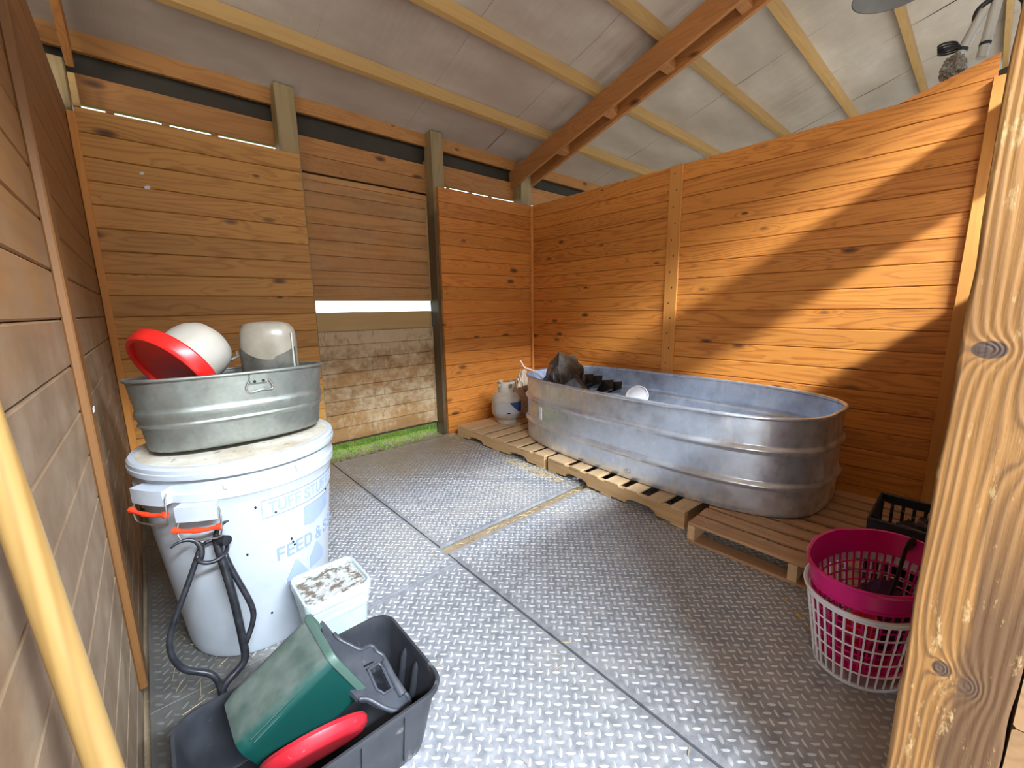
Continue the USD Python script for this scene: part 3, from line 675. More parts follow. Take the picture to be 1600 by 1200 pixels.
# ------------------------------------------------------------------ propane tank and sack
px, py, pz = -0.775, -0.40, 0.122
pt = thing('propane_tank', 'small white propane tank with a blue label on the pallet', 'propane tank', (px, py, pz))
R_ = 0.155
pr = [(0.0, pz + 0.03), (0.09, pz + 0.035), (0.13, pz + 0.055), (R_ - 0.005, pz + 0.095), (R_, pz + 0.13), (R_, pz + 0.235), (R_ - 0.006, pz + 0.265), (0.125, pz + 0.30), (0.08, pz + 0.325), (0.0, pz + 0.335)]
obj('cylinder', lathe(pr, (px, py), 64), 'propane', pt, 50)
obj('seam_weld', lathe([(R_ - 0.002, pz + 0.180), (R_ + 0.002, pz + 0.183), (R_ + 0.002, pz + 0.189), (R_ - 0.002, pz + 0.192)], (px, py), 64), 'propane', pt, 40)
obj('foot_ring', lathe([(0.10, pz), (0.103, pz), (0.103, pz + 0.045), (0.10, pz + 0.045)], (px, py), 48), 'propane', pt, 30)
col = trimesh.Trimesh(*[None] * 0) if False else None
V, F = [], []; k = 72; cg = []
zlo, zhi = pz + 0.315, pz + 0.435
for i in range(k):
    a0, a1 = 2 * PI * i / k, 2 * PI * (i + 1) / k; mid = math.degrees((a0 + a1) / 2)
    if 20 < mid < 75: continue                                   # the open side of the collar
    def seg(z0, z1):
        P = [(px + r * math.cos(a), py + r * math.sin(a), z) for a in (a0, a1) for r in (0.082, 0.0875) for z in (z0, z1)]
        return trimesh.convex.convex_hull(np.array(P))
    hole = any(abs((mid - h + 180) % 360 - 180) < 15 for h in (175, 262, 330))
    if hole: cg += [seg(zlo, zlo + 0.055), seg(zhi - 0.022, zhi)]
    else: cg.append(seg(zlo, zhi))
obj('collar', cg, 'propane', pt)
obj('valve', cat_([xf(trimesh.creation.cylinder(0.016, 0.06, sections=20), None, (px, py, pz + 0.36)), xf(trimesh.creation.cylinder(0.03, 0.022, sections=10), None, (px, py, pz + 0.398)), xf(trimesh.creation.cylinder(0.014, 0.05, sections=16), frame((-1, -1, 0), (0, 0, 1)), (px - 0.02, py - 0.02, pz + 0.35))]), 'black', pt)
def patch(cx, cy, rf, a0, a1, zl, zh, th=0.0012, n=20, mz=6):
    """curved patch on a body of revolution; zl, zh functions of angle (deg); rf(z) the radius"""
    O, I = [], []
    for a in np.linspace(a0, a1, n):
        t = math.radians(a)
        for z in np.linspace(zl(a), zh(a), mz):
            for L, e in ((O, th), (I, -0.0005)): r = rf(z) + e; L.append((cx + r * math.cos(t), cy + r * math.sin(t), z))
    V = np.array(O + I); N = n * mz; F = []
    for i in range(n - 1):
        for j in range(mz - 1):
            a, b, c, d = i * mz + j, (i + 1) * mz + j, (i + 1) * mz + j + 1, i * mz + j + 1
            F += [[a, b, c], [a, c, d], [a + N, c + N, b + N], [a + N, d + N, c + N]]
    E = [i * mz for i in range(n)], [i * mz + mz - 1 for i in range(n)], list(range(mz)), [(n - 1) * mz + j for j in range(mz)]
    for e in E:
        for a, b in zip(e[:-1], e[1:]): F += [[a, b, b + N], [a, b + N, a + N], [b, a, b + N], [a, a + N, b + N]]
    return trimesh.Trimesh(V, F, process=False)
cr = lambda z: R_ + 0.0022
obj('label_band', patch(px, py, cr, 185, 300, lambda a: pz + 0.115, lambda a: pz + 0.225), 'grey_label', pt, label='worn grey label band')
obj('label_swoosh', patch(px, py, lambda z: R_ + 0.0034, 243, 300, lambda a: pz + 0.232 - 0.105 * min(1, max(0.02, (a - 243) / 40.0)) ** 0.8, lambda a: pz + 0.234), 'blue_label', pt, label='dark blue label with a curved edge')
obj('label_mark', patch(px, py, lambda z: R_ + 0.0034, 232, 244, lambda a: pz + 0.118, lambda a: pz + 0.130), 'dark', pt, label='small dark printed mark')
obj('feed_sack', crumple((-0.43, -0.30, 0.335), (0.115, 0.10, 0.30), 11, 4, 0.45, 4.0, 0.123), 'sack', None, label='crumpled tan sack squeezed between the propane tank and the stock tank', cat='sack')

# ------------------------------------------------------------------ white feed bin with its lid
BX, BY = -3.285, -1.66
rb = lambda z: 0.255 + 0.068 * z / 0.64
fb = thing('feed_bin', 'big round white feed bin with orange grips and faded blue lettering', 'feed bin', (BX, BY, 0))
prof = [(0.0, 0.0), (0.235, 0.0), (0.25, 0.006), (0.256, 0.02)] + [(rb(z), z) for z in np.linspace(0.05, 0.64, 8)] + [(0.332, 0.672), (0.3385, 0.680), (0.3385, 0.706), (0.334, 0.712), (0.331, 0.72), (0.331, 0.735), (0.327, 0.752), (0.0, 0.752)]
obj('bin_body', lathe(prof, (BX, BY), 128), 'white', fb, 35)
prof = [(0.0, 0.756), (0.330, 0.756), (0.3455, 0.758), (0.347, 0.764), (0.347, 0.776), (0.3445, 0.779), (0.3445, 0.783), (0.344, 0.792), (0.338, 0.799), (0.31, 0.800)]
obj('lid', lathe(prof + [(0.0, 0.7995)], (BX, BY), 128), 'white', fb, 35)
obj('lid_dust', lathe([(0.0, 0.7996), (0.322, 0.7998), (0.318, 0.8008), (0.0, 0.8012)], (BX, BY), 96), 'lid_dirty', fb, label='caked dust on the lid')
def arcbox(a0, a1, r0, r1, z0, z1, n=10):
    P = []
    for a in np.radians(np.linspace(a0, a1, n)):
        c, s = math.cos(a), math.sin(a); P.append([(BX + r * c, BY + r * s, z) for r, z in ((r0, z0), (r1, z0 + 0.003), (r1, z1 - 0.004), (r0, z1))])
    return loft([np.array(p) for p in P])
def cyl(a, r, z): a = math.radians(a); return (BX + r * math.cos(a), BY + r * math.sin(a), z)
for i, (a0, a1, zt, r1) in enumerate(((204, 225, 0.738, 0.372), (229, 248.5, 0.678, 0.366))):
    h = obj('grip_mount', arcbox(a0, a1, 0.318, r1, zt - 0.058, zt), 'white', fb, 30)
    rr = r1 - 0.012; q = [cyl(a1 + 0.6, rr, zt - 0.018), cyl(a1 + 1.6, rr + 0.014, zt - 0.03), cyl(a1 + 1.2, rr + 0.014, zt - 0.09), cyl(a1 + 0.2, rr + 0.010, zt - 0.118)]
    q += [cyl(a, rr + 0.011, zt - 0.122) for a in np.linspace(a1 - 1.5, a0 + 2, 6)] + [cyl(a0 + 0.5, rr + 0.012, zt - 0.112), cyl(a0 - 0.2, rr + 0.014, zt - 0.085), cyl(a0 + 0.5, rr + 0.008, zt - 0.06), cyl(a0 + 1.5, rr, zt - 0.05)]
    obj('wire_loop', tube(q, 0.003, 8), 'steel', h, 40)
    gp = [cyl(a, rr + 0.014, zt - 0.082 - 0.004 * math.sin((a - a0) / (a1 - a0) * PI)) for a in np.linspace(a0 - 1.6, a1 + 1.2, 15)]
    gr = [0.011 if j in (0, 1, 13, 14) else 0.0085 if j in (6, 7, 8) else 0.0065 for j in range(15)]
    obj('orange_grip', tube(gp, gr, 8), 'orange', h, 40, label='orange plastic grip')
for a in (253, 292): obj('rim_tab', arcbox(a - 0.8, a + 0.8, 0.33, 0.341, 0.71, 0.735, 3), 'white', fb)
def wrap_text(s, start, z0, h, sx, depth=0.0012, bold=True):
    m_ = meshkit.text_mesh(s, h, depth, bold); m_ = m_.subdivide_to_size(0.02)
    v = m_.vertices.copy(); z = z0 + v[:, 1]; r = 0.255 + 0.068 * z / 0.64 + v[:, 2] - 0.0002
    a = math.radians(start) + v[:, 0] * sx / (0.255 + 0.068 * (z0 + h / 2) / 0.64)
    return trimesh.Trimesh(np.c_[BX + r * np.cos(a), BY + r * np.sin(a), z], m_.faces, process=False)
obj('lettering', wrap_text('TUFF STUFF PRODUCTS', 272.5, 0.578, 0.044, 0.80), 'print2', fb, label='faded blue lettering TUFF STUFF in a frame')
obj('lettering', wrap_text('FEED & SEED', 274.5, 0.372, 0.052, 0.86), 'print', fb, label='faded blue lettering FEED & SEED')
fr = [patch(BX, BY, rb, 269, 340, lambda a: 0.632, lambda a: 0.635, n=24, mz=2), patch(BX, BY, rb, 269, 340, lambda a: 0.562, lambda a: 0.565, n=24, mz=2), patch(BX, BY, rb, 269, 269.6, lambda a: 0.562, lambda a: 0.635, n=2, mz=2)]
obj('lettering_frame', fr, 'print2', fb)
lg = [patch(BX, BY, rb, 297, 325, lambda a: 0.455 + 0.012 * abs(a - 305) / 8, lambda a: 0.545, n=10),
      patch(BX, BY, rb, 281, 299, lambda a: 0.255, lambda a: 0.345 - 0.0085 * abs(a - 289) , n=13),
      patch(BX, BY, rb, 301, 318, lambda a: 0.262, lambda a: 0.365 - 0.007 * abs(a - 309), n=11)]
for q in lg: obj('logo_shape', q, 'print2', fb, label='pale blue printed shape')
sm = [xf(crumple((0, 0, 0), (0.004, 0.004, 0.005), i, 1), None, cyl(a, rb(z) + 0.001, z)) for i, (a, z) in enumerate(((266, 0.617), (277, 0.575), (322, 0.56), (286, 0.44), (287, 0.425), (288, 0.41), (268, 0.16), (258, 0.44)))]
obj('mud_specks', sm, 'dark', fb, kind='stuff')

# ------------------------------------------------------------------ galvanized tub on the bin, with its contents
UX, UY, UZ = -3.276, -1.68, 0.802
tilt = trimesh.transformations.rotation_matrix(math.radians(3.2), (-1, 0, 0), (UX, UY + 0.165, UZ + 0.004))
def ub(t): return (0.287 + 0.034 * t, 0.165 + 0.030 * t)
def uring(t, d=0.0): a, b = ub(t); return superloop(UX, UY, UZ + 0.263 * t, a + d, b + d, 2.25, 0.03, 112)
pf = [(0.0, -0.045), (0.004, -0.015), (0.03, -0.003), (0.08, 0.0), (0.33, 0.0), (0.355, 0.004), (0.375, 0.009), (0.395, 0.004), (0.42, 0.002), (0.47, 0.006), (0.53, 0.008), (0.56, 0.005), (0.585, 0.001), (0.62, 0.0), (0.98, 0.0)]
ut = thing('washtub', 'dented grey galvanized oval tub on top of the feed bin', 'washtub', (UX, UY, UZ))
sh = loft([uring(t, d) for t, d in pf] + [uring(max(t, 0.015), d - 0.003) for t, d in pf[::-1]]); sh.apply_transform(tilt)
obj('tub_shell', sh, 'tub', ut, 40)
rm = tube(uring(0.985, 0.002), 0.0065, 8, True); rm.apply_transform(tilt); obj('rolled_rim', rm, 'tub', ut, True)
def ufront(x, t):
    a, b = ub(t); return np.array([x, UY - b * (1 - (abs(x - UX) / a) ** 2.25) ** (1 / 2.25) - 0.004 + 0.03 * (x - UX), UZ + 0.263 * t])
HX = -3.228
hp = [ufront(HX + dx, t) + np.array([0, -0.004, 0]) for dx, t in ((-0.022, 0.93), (-0.032, 0.86), (-0.042, 0.77), (-0.040, 0.735), (-0.02, 0.715), (0.02, 0.735), (0.042, 0.73), (0.045, 0.76), (0.034, 0.86), (0.024, 0.93))]
hm = cat_([tube(spline(hp, 4), 0.0032, 8)]); hm.apply_transform(tilt)
hh = obj('drop_handle', hm, 'steel', ut, True, label='wire drop handle')
mp = trimesh.convex.convex_hull(np.array([ufront(HX + dx, t) + np.array([0, e, 0]) for dx in (-0.028, 0.028) for t in (0.84, 0.96) for e in (0.0, -0.008)])); mp.apply_transform(tilt)
obj('handle_plate', mp, 'tub', ut, label='riveted plate of the handle')
rv = cat_([xf(trimesh.creation.icosphere(1, 0.005), None, ufront(HX + dx, 0.86) + np.array([0, -0.009, 0])) for dx in (-0.014, 0.014)]); rv.apply_transform(tilt); obj('rivets', rv, 'dark', ut)

ax_ = np.array([0.70, 0.38, 0.50]); ax_ /= np.linalg.norm(ax_); RW = frame(ax_, (0, 0, 1)); W0 = np.array([-3.475, -1.685, 1.085])
ww = thing('poultry_waterer', 'poultry waterer lying in the tub, red base and milky white jug', 'poultry waterer', W0)
base = lathe([(0.0, 0.012), (0.138, 0.012), (0.142, 0.0), (0.152, 0.0), (0.162, 0.012), (0.165, 0.045), (0.159, 0.052), (0.151, 0.045), (0.148, 0.022), (0.0, 0.022)], k=80)
obj('red_base', xf(base, RW, W0), 'red', ww, 35, label='red trough base')
jug = lathe([(0.0, 0.023), (0.100, 0.023), (0.108, 0.03), (0.112, 0.07), (0.112, 0.13), (0.106, 0.165), (0.088, 0.195), (0.055, 0.215), (0.02, 0.221), (0.0, 0.221)], k=72)
obj('jug', xf(jug, RW, W0), 'jug', ww, True, label='milky white jug')
tb = cbox(-0.02, 0.02, -0.005, 0.005, 0.205, 0.245, 0.004)
obj('hanging_tab', xf(tb, RW @ trimesh.transformations.rotation_matrix(0.5, (1, 0, 0))[:3, :3], W0 + np.array([0.0, 0.0, 0.02])), 'jug', ww)
obj('jug_foot', xf(tube([(-0.10, 0.02, 0.20), (-0.105, 0.02, 0.232), (-0.085, 0.02, 0.24)], 0.006, 8), RW, W0), 'jug', ww, True)

SX, SY = -3.148, -1.70
fs = thing('feed_scoop', 'smoky grey plastic scoop with a black front, upright in the tub', 'scoop', (SX, SY, 0.83))
def sring(z, k=1.0, dy=0.0): return superloop(SX, SY + dy, z, 0.100 * k, 0.078 * k, 2.5, -0.35, 72)
dome = loft([sring(0.83, 0.95), sring(1.17, 1.0), sring(1.205, 0.985, 0.002), sring(1.232, 0.93, 0.004), sring(1.250, 0.80, 0.008), sring(1.258, 0.55, 0.01), sring(1.260, 0.2, 0.01)])
obj('scoop_body', dome, 'smoke', fs, 45)
P, Q = [], []
ring0 = lambda z, e: superloop(SX, SY, z, 0.100 + e, 0.078 + e, 2.5, -0.35, 180)
for i in range(82, 172, 3):
    zt_ = 1.115 + 0.055 * max(0, math.cos((i - 88) / 30.0)) ** 1.5 if i < 140 else 1.125 + 0.0012 * (i - 140)
    P.append([ring0(1.02, 0.003)[i], ring0(zt_, 0.003)[i]]); Q.append([ring0(1.02, 0.0)[i], ring0(zt_, 0.0)[i]])
n = len(P); V = np.array([p for q in P for p in q] + [p for q in Q for p in q]); F = []
for i in range(n - 1):
    a = 2 * i; F += [[a, a + 2, a + 3], [a, a + 3, a + 1], [2 * n + a, 2 * n + a + 3, 2 * n + a + 2], [2 * n + a, 2 * n + a + 1, 2 * n + a + 3], [a + 1, a + 3, 2 * n + a + 3], [a + 1, 2 * n + a + 3, 2 * n + a + 1]]
obj('black_front', trimesh.Trimesh(V, F, process=False), 'smoke_dark', fs, 40, label='dusty black front of the scoop')
eg = [ring0(z, 0.0035)[163] for z in np.linspace(1.04, 1.215, 8)]
obj('pale_edge', tube(eg, 0.0035, 6), 'jug', fs, True)

# ------------------------------------------------------------------ small square pail
PX, PY = -3.115, -2.085
sp = thing('square_pail', 'small square white pail with a muddy lid, beside the feed bin', 'pail', (PX, PY, 0))
def pr_(z, h, r=0.035): return rrect(PX, PY, z, h, h - 0.003, r, 7)
obj('pail_body', loft([pr_(0.0, 0.088), pr_(0.006, 0.093), pr_(0.20, 0.106), pr_(0.205, 0.110), pr_(0.218, 0.111), pr_(0.223, 0.107), pr_(0.232, 0.107), pr_(0.236, 0.113), pr_(0.250, 0.114), pr_(0.254, 0.110), pr_(0.262, 0.110)]), 'pail', sp, 35)
obj('pail_lid', loft([pr_(0.263, 0.116), pr_(0.265, 0.119), pr_(0.288, 0.120), pr_(0.295, 0.117), pr_(0.296, 0.111), pr_(0.290, 0.108), pr_(0.281, 0.107)]), 'pail', sp, 35)
gxx = np.linspace(-0.104, 0.104, 40); V, F = [], []
for i in range(40):
    for j in range(40):
        x, y = gxx[i], gxx[j]; d = max(0, (abs(x) - 0.078)) ** 2 + max(0, (abs(y) - 0.078)) ** 2
        s_ = 1.0 if d < 0.027 ** 2 else 0.027 / math.sqrt(d)
        V.append((PX + x * min(1, s_ + 0.2), PY + y * min(1, s_ + 0.2), 0.2818 + 0.008 * max(0, meshkit.fbm(np.array([x * 45, y * 45, 1.0]), 3, 4) - 0.52) * 2))
for i in range(39):
    for j in range(39): a = i * 40 + j; F += [[a, a + 40, a + 41], [a, a + 41, a + 1]]
obj('lid_mud', trimesh.Trimesh(V, F, process=False), 'pail_dirt', sp, True, label='dried mud crust on the lid')

# ------------------------------------------------------------------ iron tongs leaning on the bin
tg = thing('iron_tongs', 'black wrought iron tongs leaning against the feed bin', 'tongs', (-3.47, -2.07, 0.0))
def bar(pts, r, n=5, flat=1.0): return tube(spline(pts, n), r, 6, flat=flat)
obj('arm', bar([(-3.486, -2.088, 0.012), (-3.487, -2.070, 0.075), (-3.503, -2.056, 0.119), (-3.556, -2.043, 0.160), (-3.586, -2.033, 0.215), (-3.590, -2.021, 0.268), (-3.570, -2.008, 0.329), (-3.541, -1.995, 0.387), (-3.507, -1.980, 0.456), (-3.480, -1.967, 0.514)], 0.0100), 'iron', tg, True)
obj('hook', tube(spline([(-3.482, -1.972, 0.490), (-3.474, -1.967, 0.528), (-3.488, -1.961, 0.555), (-3.512, -1.960, 0.565), (-3.548, -1.966, 0.555)], 6), np.linspace(0.012, 0.003, 25), 6), 'iron', tg, True)
obj('arm', bar([(-3.483, -2.083, 0.030), (-3.468, -2.070, 0.075), (-3.435, -2.062, 0.092), (-3.410, -2.056, 0.112), (-3.404, -2.047, 0.152), (-3.407, -2.023, 0.258), (-3.415, -1.996, 0.383), (-3.426, -1.972, 0.493), (-3.429, -1.960, 0.547)], 0.0135), 'iron', tg, True)
obj('hook', tube(spline([(-3.428, -1.968, 0.500), (-3.429, -1.962, 0.547), (-3.419, -1.957, 0.572), (-3.401, -1.956, 0.585), (-3.370, -1.960, 0.590)], 6), np.linspace(0.013, 0.003, 25), 6), 'iron', tg, True)
obj('arm', bar([(-3.413, -1.966, 0.478), (-3.393, -1.992, 0.39), (-3.367, -2.015, 0.295), (-3.362, -2.024, 0.254), (-3.375, -2.034, 0.208), (-3.402, -2.046, 0.160)], 0.0100), 'iron', tg, True)
obj('ring_band', tube(spline([(-3.486, -1.990, 0.503), (-3.478, -1.962, 0.520), (-3.450, -1.945, 0.530), (-3.415, -1.955, 0.524), (-3.403, -1.975, 0.508), (-3.418, -2.002, 0.492), (-3.455, -2.012, 0.486), (-3.480, -2.004, 0.494), (-3.486, -1.990, 0.503)], 5), 0.0065, 6), 'iron', tg, True)
obj('pivot_bolt', xf(trimesh.creation.cylinder(0.017, 0.03, sections=16), frame((0.5, -0.85, 0.1)), (-3.410, -1.985, 0.535)), 'iron', tg, 30)

# ------------------------------------------------------------------ black tote and what lies in it
OX, OY, OH = -3.300, -2.495, 0.222
tt = thing('mixing_tote', 'black plastic tote on the floor in the foreground, dusty rim', 'tote', (OX, OY, 0))
def tr(z, k, r=0.06): return rrect(OX, OY, z, 0.262 + 0.040 * k, 0.160 + 0.036 * k, r, 8)
profile = [tr(0.0, -0.2), tr(0.003, 0.0), tr(0.02, 0.10), tr(0.205, 0.92), tr(0.206, 1.18, 0.065), tr(0.214, 1.22, 0.066), tr(0.222, 1.15, 0.065), tr(0.222, 0.95), tr(0.205, 0.82), tr(0.022, 0.02), tr(0.010, -0.2)]
obj('tote_shell', loft(profile), 'tote', tt, 40)
ribs = []
for x in (-0.19, -0.07, 0.06, 0.18):
    obj('outer_rib', trimesh.convex.convex_hull(np.array([(OX + x + dx, OY - 0.160 - 0.036 * k - e, z) for dx in (-0.006, 0.006) for k, z in ((0.1, 0.02), (0.92, 0.205)) for e in (0.0, 0.006)])), 'tote', tt)
for y in (-0.045, 0.03):
    a_ = np.array([OX + 0.290, OY + y, 0.176]); b2 = np.array([OX + 0.262, OY + y, 0.03])
    obj('inner_rib', tube([b2, b2 * 0.5 + a_ * 0.5, a_, a_ + np.array([0.006, 0, 0.012])], [0.014, 0.014, 0.013, 0.005], 10), 'tote', tt, 40, label='dusty moulded rib inside the end wall')

GA = np.array([0.906, 0.0, 0.42]); GU = np.array([-0.416, -0.09, 0.905]); GU -= GA * (GA @ GU); GU /= np.linalg.norm(GU); GW = np.cross(GA, GU)   # axis, up, sideways (+: away)
RG = np.c_[GA, GW if GW[1] > 0 else -GW, GU]
GC = np.array([-3.208, -2.428, 0.275])                      # centre of the mouth
def gring(s, h, w, r=0.035): q = rrect(0, 0, 0, w, h, r, 7); return xf(trimesh.PointCloud(np.c_[np.full(len(q), s), q[:, 0], q[:, 1]]), None).vertices @ RG.T + GC if False else np.c_[np.full(len(q), s), q[:, 0], q[:, 1]] @ RG.T + GC
gb = thing('green_bin', 'dusty dark green plastic bin lying on its side in the black tote', 'bin', GC + np.array([-0.24, 0, -0.2]))
outer = [gring(-0.272, 0.080, 0.078, 0.03), gring(-0.268, 0.092, 0.090, 0.034), gring(-0.245, 0.098, 0.096, 0.036), gring(-0.03, 0.108, 0.104, 0.03), gring(0.0, 0.109, 0.105, 0.03)]
inner = [gring(0.0, 0.104, 0.100, 0.027), gring(-0.03, 0.103, 0.099, 0.027), gring(-0.24, 0.092, 0.090, 0.03), gring(-0.262, 0.08, 0.078, 0.03)]
obj('bin_shell', loft(outer + inner), 'green', gb, 40)
obj('mouth_lip', loft([gring(-0.016, 0.1085, 0.1045, 0.03), gring(-0.015, 0.113, 0.109, 0.032), gring(-0.004, 0.114, 0.110, 0.032), gring(0.004, 0.112, 0.108, 0.032), gring(0.005, 0.103, 0.099, 0.027), gring(-0.016, 0.103, 0.099, 0.027)]), 'green_lip', gb, 40)
for dz in (0.0, 0.012):
    ed = [np.array([s, -0.094 + 0.006 * k - dz * 0.25, 0.088 + 0.010 * k - dz]) @ RG.T + GC for s, k in ((-0.235, 0.15), (-0.12, 0.55), (-0.02, 0.95))]
    obj('moulded_ridge', tube(ed, 0.0028, 6), 'green', gb, True)

SN = np.array([0.399, -0.364, 0.841])
sc_o = [(-3.215, -2.300, 0.318), (-3.195, -2.357, 0.284), (-3.184, -2.382, 0.269), (-3.160, -2.402, 0.248), (-3.132, -2.419, 0.228), (-3.113, -2.411, 0.222), (-3.095, -2.416, 0.212), (-3.092, -2.432, 0.204), (-3.081, -2.443, 0.193), (-3.079, -2.460, 0.185), (-3.086, -2.475, 0.182), (-3.084, -2.505, 0.168), (-3.081, -2.551, 0.146), (-3.068, -2.563, 0.135), (-3.063, -2.588, 0.122), (-3.072, -2.602, 0.120), (-3.118, -2.605, 0.141), (-3.154, -2.581, 0.169), (-3.175, -2.561, 0.187), (-3.200, -2.555, 0.200), (-3.225, -2.50, 0.24), (-3.235, -2.40, 0.285)]
sc_h = [(-3.142, -2.482, 0.205), (-3.106, -2.469, 0.194), (-3.098, -2.480, 0.186), (-3.097, -2.547, 0.156), (-3.128, -2.556, 0.166), (-3.142, -2.540, 0.178)]
FS = frame(SN, (1, 0, 0)); C0 = np.array(sc_o).mean(0)
to2 = lambda P: [(((np.array(p) - C0) @ FS)[0], ((np.array(p) - C0) @ FS)[1]) for p in P]
hd = thing('hand_scoop', 'black plastic hand scoop with a slotted handle, stuck out of the green bin', 'scoop', C0)
body = trimesh.creation.extrude_polygon(Polygon(to2(sc_o), [to2(sc_h)]).buffer(-0.004).buffer(0.004), 0.012, engine='earcut'); body.apply_translation([0, 0, -0.012])
obj('scoop_plate', xf(body, FS, C0), 'shovel', hd, 30)
hp = [np.array(p) + SN * 0.003 for p in sc_h + sc_h[:1]]
obj('slot_edge', tube(hp, 0.005, 8), 'shovel', hd, 40)
for pts in (sc_o[1:11], sc_o[12:20]):
    obj('rolled_edge', tube(spline([np.array(p) + SN * 0.002 for p in pts], 3), 0.0065, 8), 'shovel', hd, True)
obj('grip_bar', tube([np.array(p) + SN * 0.006 for p in ((-3.088, -2.470, 0.188), (-3.084, -2.51, 0.165), (-3.078, -2.572, 0.138))], [0.012, 0.011, 0.013], 10), 'shovel', hd, True)
gro = [tube([np.array(a) + SN * 0.002, np.array(b) + SN * 0.002], 0.003, 6) for a, b in (((-3.150, -2.47, 0.213), (-3.118, -2.462, 0.203)), ((-3.147, -2.482, 0.207), (-3.113, -2.474, 0.196)))]
obj('slot_grooves', gro, 'black', hd)

RN = np.array([0.12, -0.60, 0.79]); RR = frame(RN, (1, 0, 0)); RC = np.array([-3.325, -2.585, 0.142])
dish = lathe([(0.0, 0.0), (0.10, 0.0), (0.118, 0.004), (0.131, 0.016), (0.134, 0.030), (0.128, 0.040), (0.118, 0.040), (0.112, 0.028), (0.10, 0.010), (0.0, 0.008)], k=72)
RN2 = np.array([0.10, 0.78, 0.62]); RR2 = frame(RN2, (1, 0, 0))
rf_ = thing('red_feed_pan', 'scuffed red round feed pan leaning inside the tote below the green bin', 'feed pan', RC)
obj('pan', xf(dish, frame(np.array([0.12, 0.80, 0.58])), RC), 'red_feed', rf_, 40)
obj('blue_glove', crumple((-3.52, -2.56, 0.055), (0.06, 0.07, 0.045), 5, 4, 0.5, 4), 'navy', None, True, label='dark blue cloth lump in the near corner of the tote', cat='cloth')

# ------------------------------------------------------------------ pole against the left wall
pb, pt_ = np.array([-3.601, -2.885, 0.0]), np.array([-3.672, -2.875, 1.22])
dirp = (pt_ - pb); L_ = np.linalg.norm(dirp); dirp /= L_
po = thing('wooden_pole', 'pale round wooden tool handle leaning on the left wall', 'pole', pb)
obj('shaft', tube([pb + dirp * s for s in (0.0, 0.4, 0.8, L_, L_ + 0.1)], [0.0185, 0.0185, 0.018, 0.017, 0.014], 20), 'pole', po, 40)

# ------------------------------------------------------------------ nested laundry baskets
KX_, KY_, KR = -1.674, -3.468, -0.29
def kring(z, a, b, k=96): return superloop(KX_, KY_, z, a, b, 2.15, KR, k)
def basket(name, label, zb, zr, zt, at, bt, ab, bb, mat, nrib, nring, raise_=0.0):
    t = thing(name, label, 'laundry basket', (KX_, KY_, zb))
    f = lambda z: ((at - (at - ab) * (zt - z) / (zt - zb)), (bt - (bt - bb) * (zt - z) / (zt - zb)))
    def kr(z, e, lift=0.0):
        a, b = f(z); q = kring(z, a + e, b + e)
        if lift:
            th = np.linspace(0, 2 * PI, 96, endpoint=False); q[:, 2] += lift * np.clip((np.abs(np.sin(th)) - 0.90) * 14, 0, 1)
        return q
    obj('rim', loft([kr(zr, 0.0), kr(zr + 0.004, 0.006), kr(zr + 0.012, 0.007), kr(zr + 0.016, 0.003), kr(zt - 0.018, 0.003, raise_), kr(zt - 0.012, 0.010, raise_), kr(zt - 0.003, 0.011, raise_), kr(zt, 0.006, raise_), kr(zt - 0.002, -0.001, raise_), kr(zr, -0.003)], close=True), mat, t, 40)
    rb_ = []
    for i in range(nrib):
        j = (i + 0.5) / nrib * 2 * PI; L = []
        for z in np.linspace(zb + 0.008, zr + 0.006, 5):
            a, b = f(z); q = superloop(KX_, KY_, z, a, b, 2.15, KR, nrib); L.append(q[i])
        rb_.append(tube(L, 0.0036, 4))
    for z in np.linspace(zb + 0.012, zr, nring + 2)[:-1]: rb_.append(tube(kr(z, 0.0), 0.0036, 4, True))
    obj('lattice', rb_, mat, t)
    a, b = f(zb + 0.006)
    obj('base', loft([kring(zb, a - 0.01, b - 0.01), kring(zb + 0.003, a + 0.004, b + 0.004), kring(zb + 0.016, a + 0.005, b + 0.005), kring(zb + 0.016, a - 0.004, b - 0.004), kring(zb + 0.006, a - 0.02, b - 0.02)]), mat, t, 30)
    return t
basket('laundry_basket', 'white lattice laundry basket on the floor behind the post, holding the pink one', 0.0, 0.278, 0.308, 0.258, 0.172, 0.195, 0.130, 'basket_white', 40, 4)
basket('laundry_basket', 'hot pink laundry basket nested inside the white one', 0.045, 0.315, 0.402, 0.262, 0.170, 0.190, 0.118, 'pink', 44, 6, 0.010)
obj('red_cloth', crumple((-1.74, -3.455, 0.16), (0.045, 0.045, 0.10), 21, 4, 0.5, 3), 'red', None, True, label='red cloth bunched in the pink basket', cat='cloth')
obj('purple_cloth', crumple((-1.61, -3.49, 0.16), (0.12, 0.085, 0.11), 23, 4, 0.6, 3), plain('purple_cloth', (0.05, 0.008, 0.055), 0.9), None, True, label='dark purple cloth at the bottom of the pink basket', cat='cloth')
obj('black_strap', tube(spline([(-1.70, -3.50, 0.20), (-1.62, -3.51, 0.27), (-1.56, -3.52, 0.36), (-1.51, -3.53, 0.425), (-1.47, -3.54, 0.42), (-1.44, -3.52, 0.36)], 6), 0.011, 8, flat=0.35), 'black', None, True, label='black strap hanging over the edge of the pink basket', cat='strap')

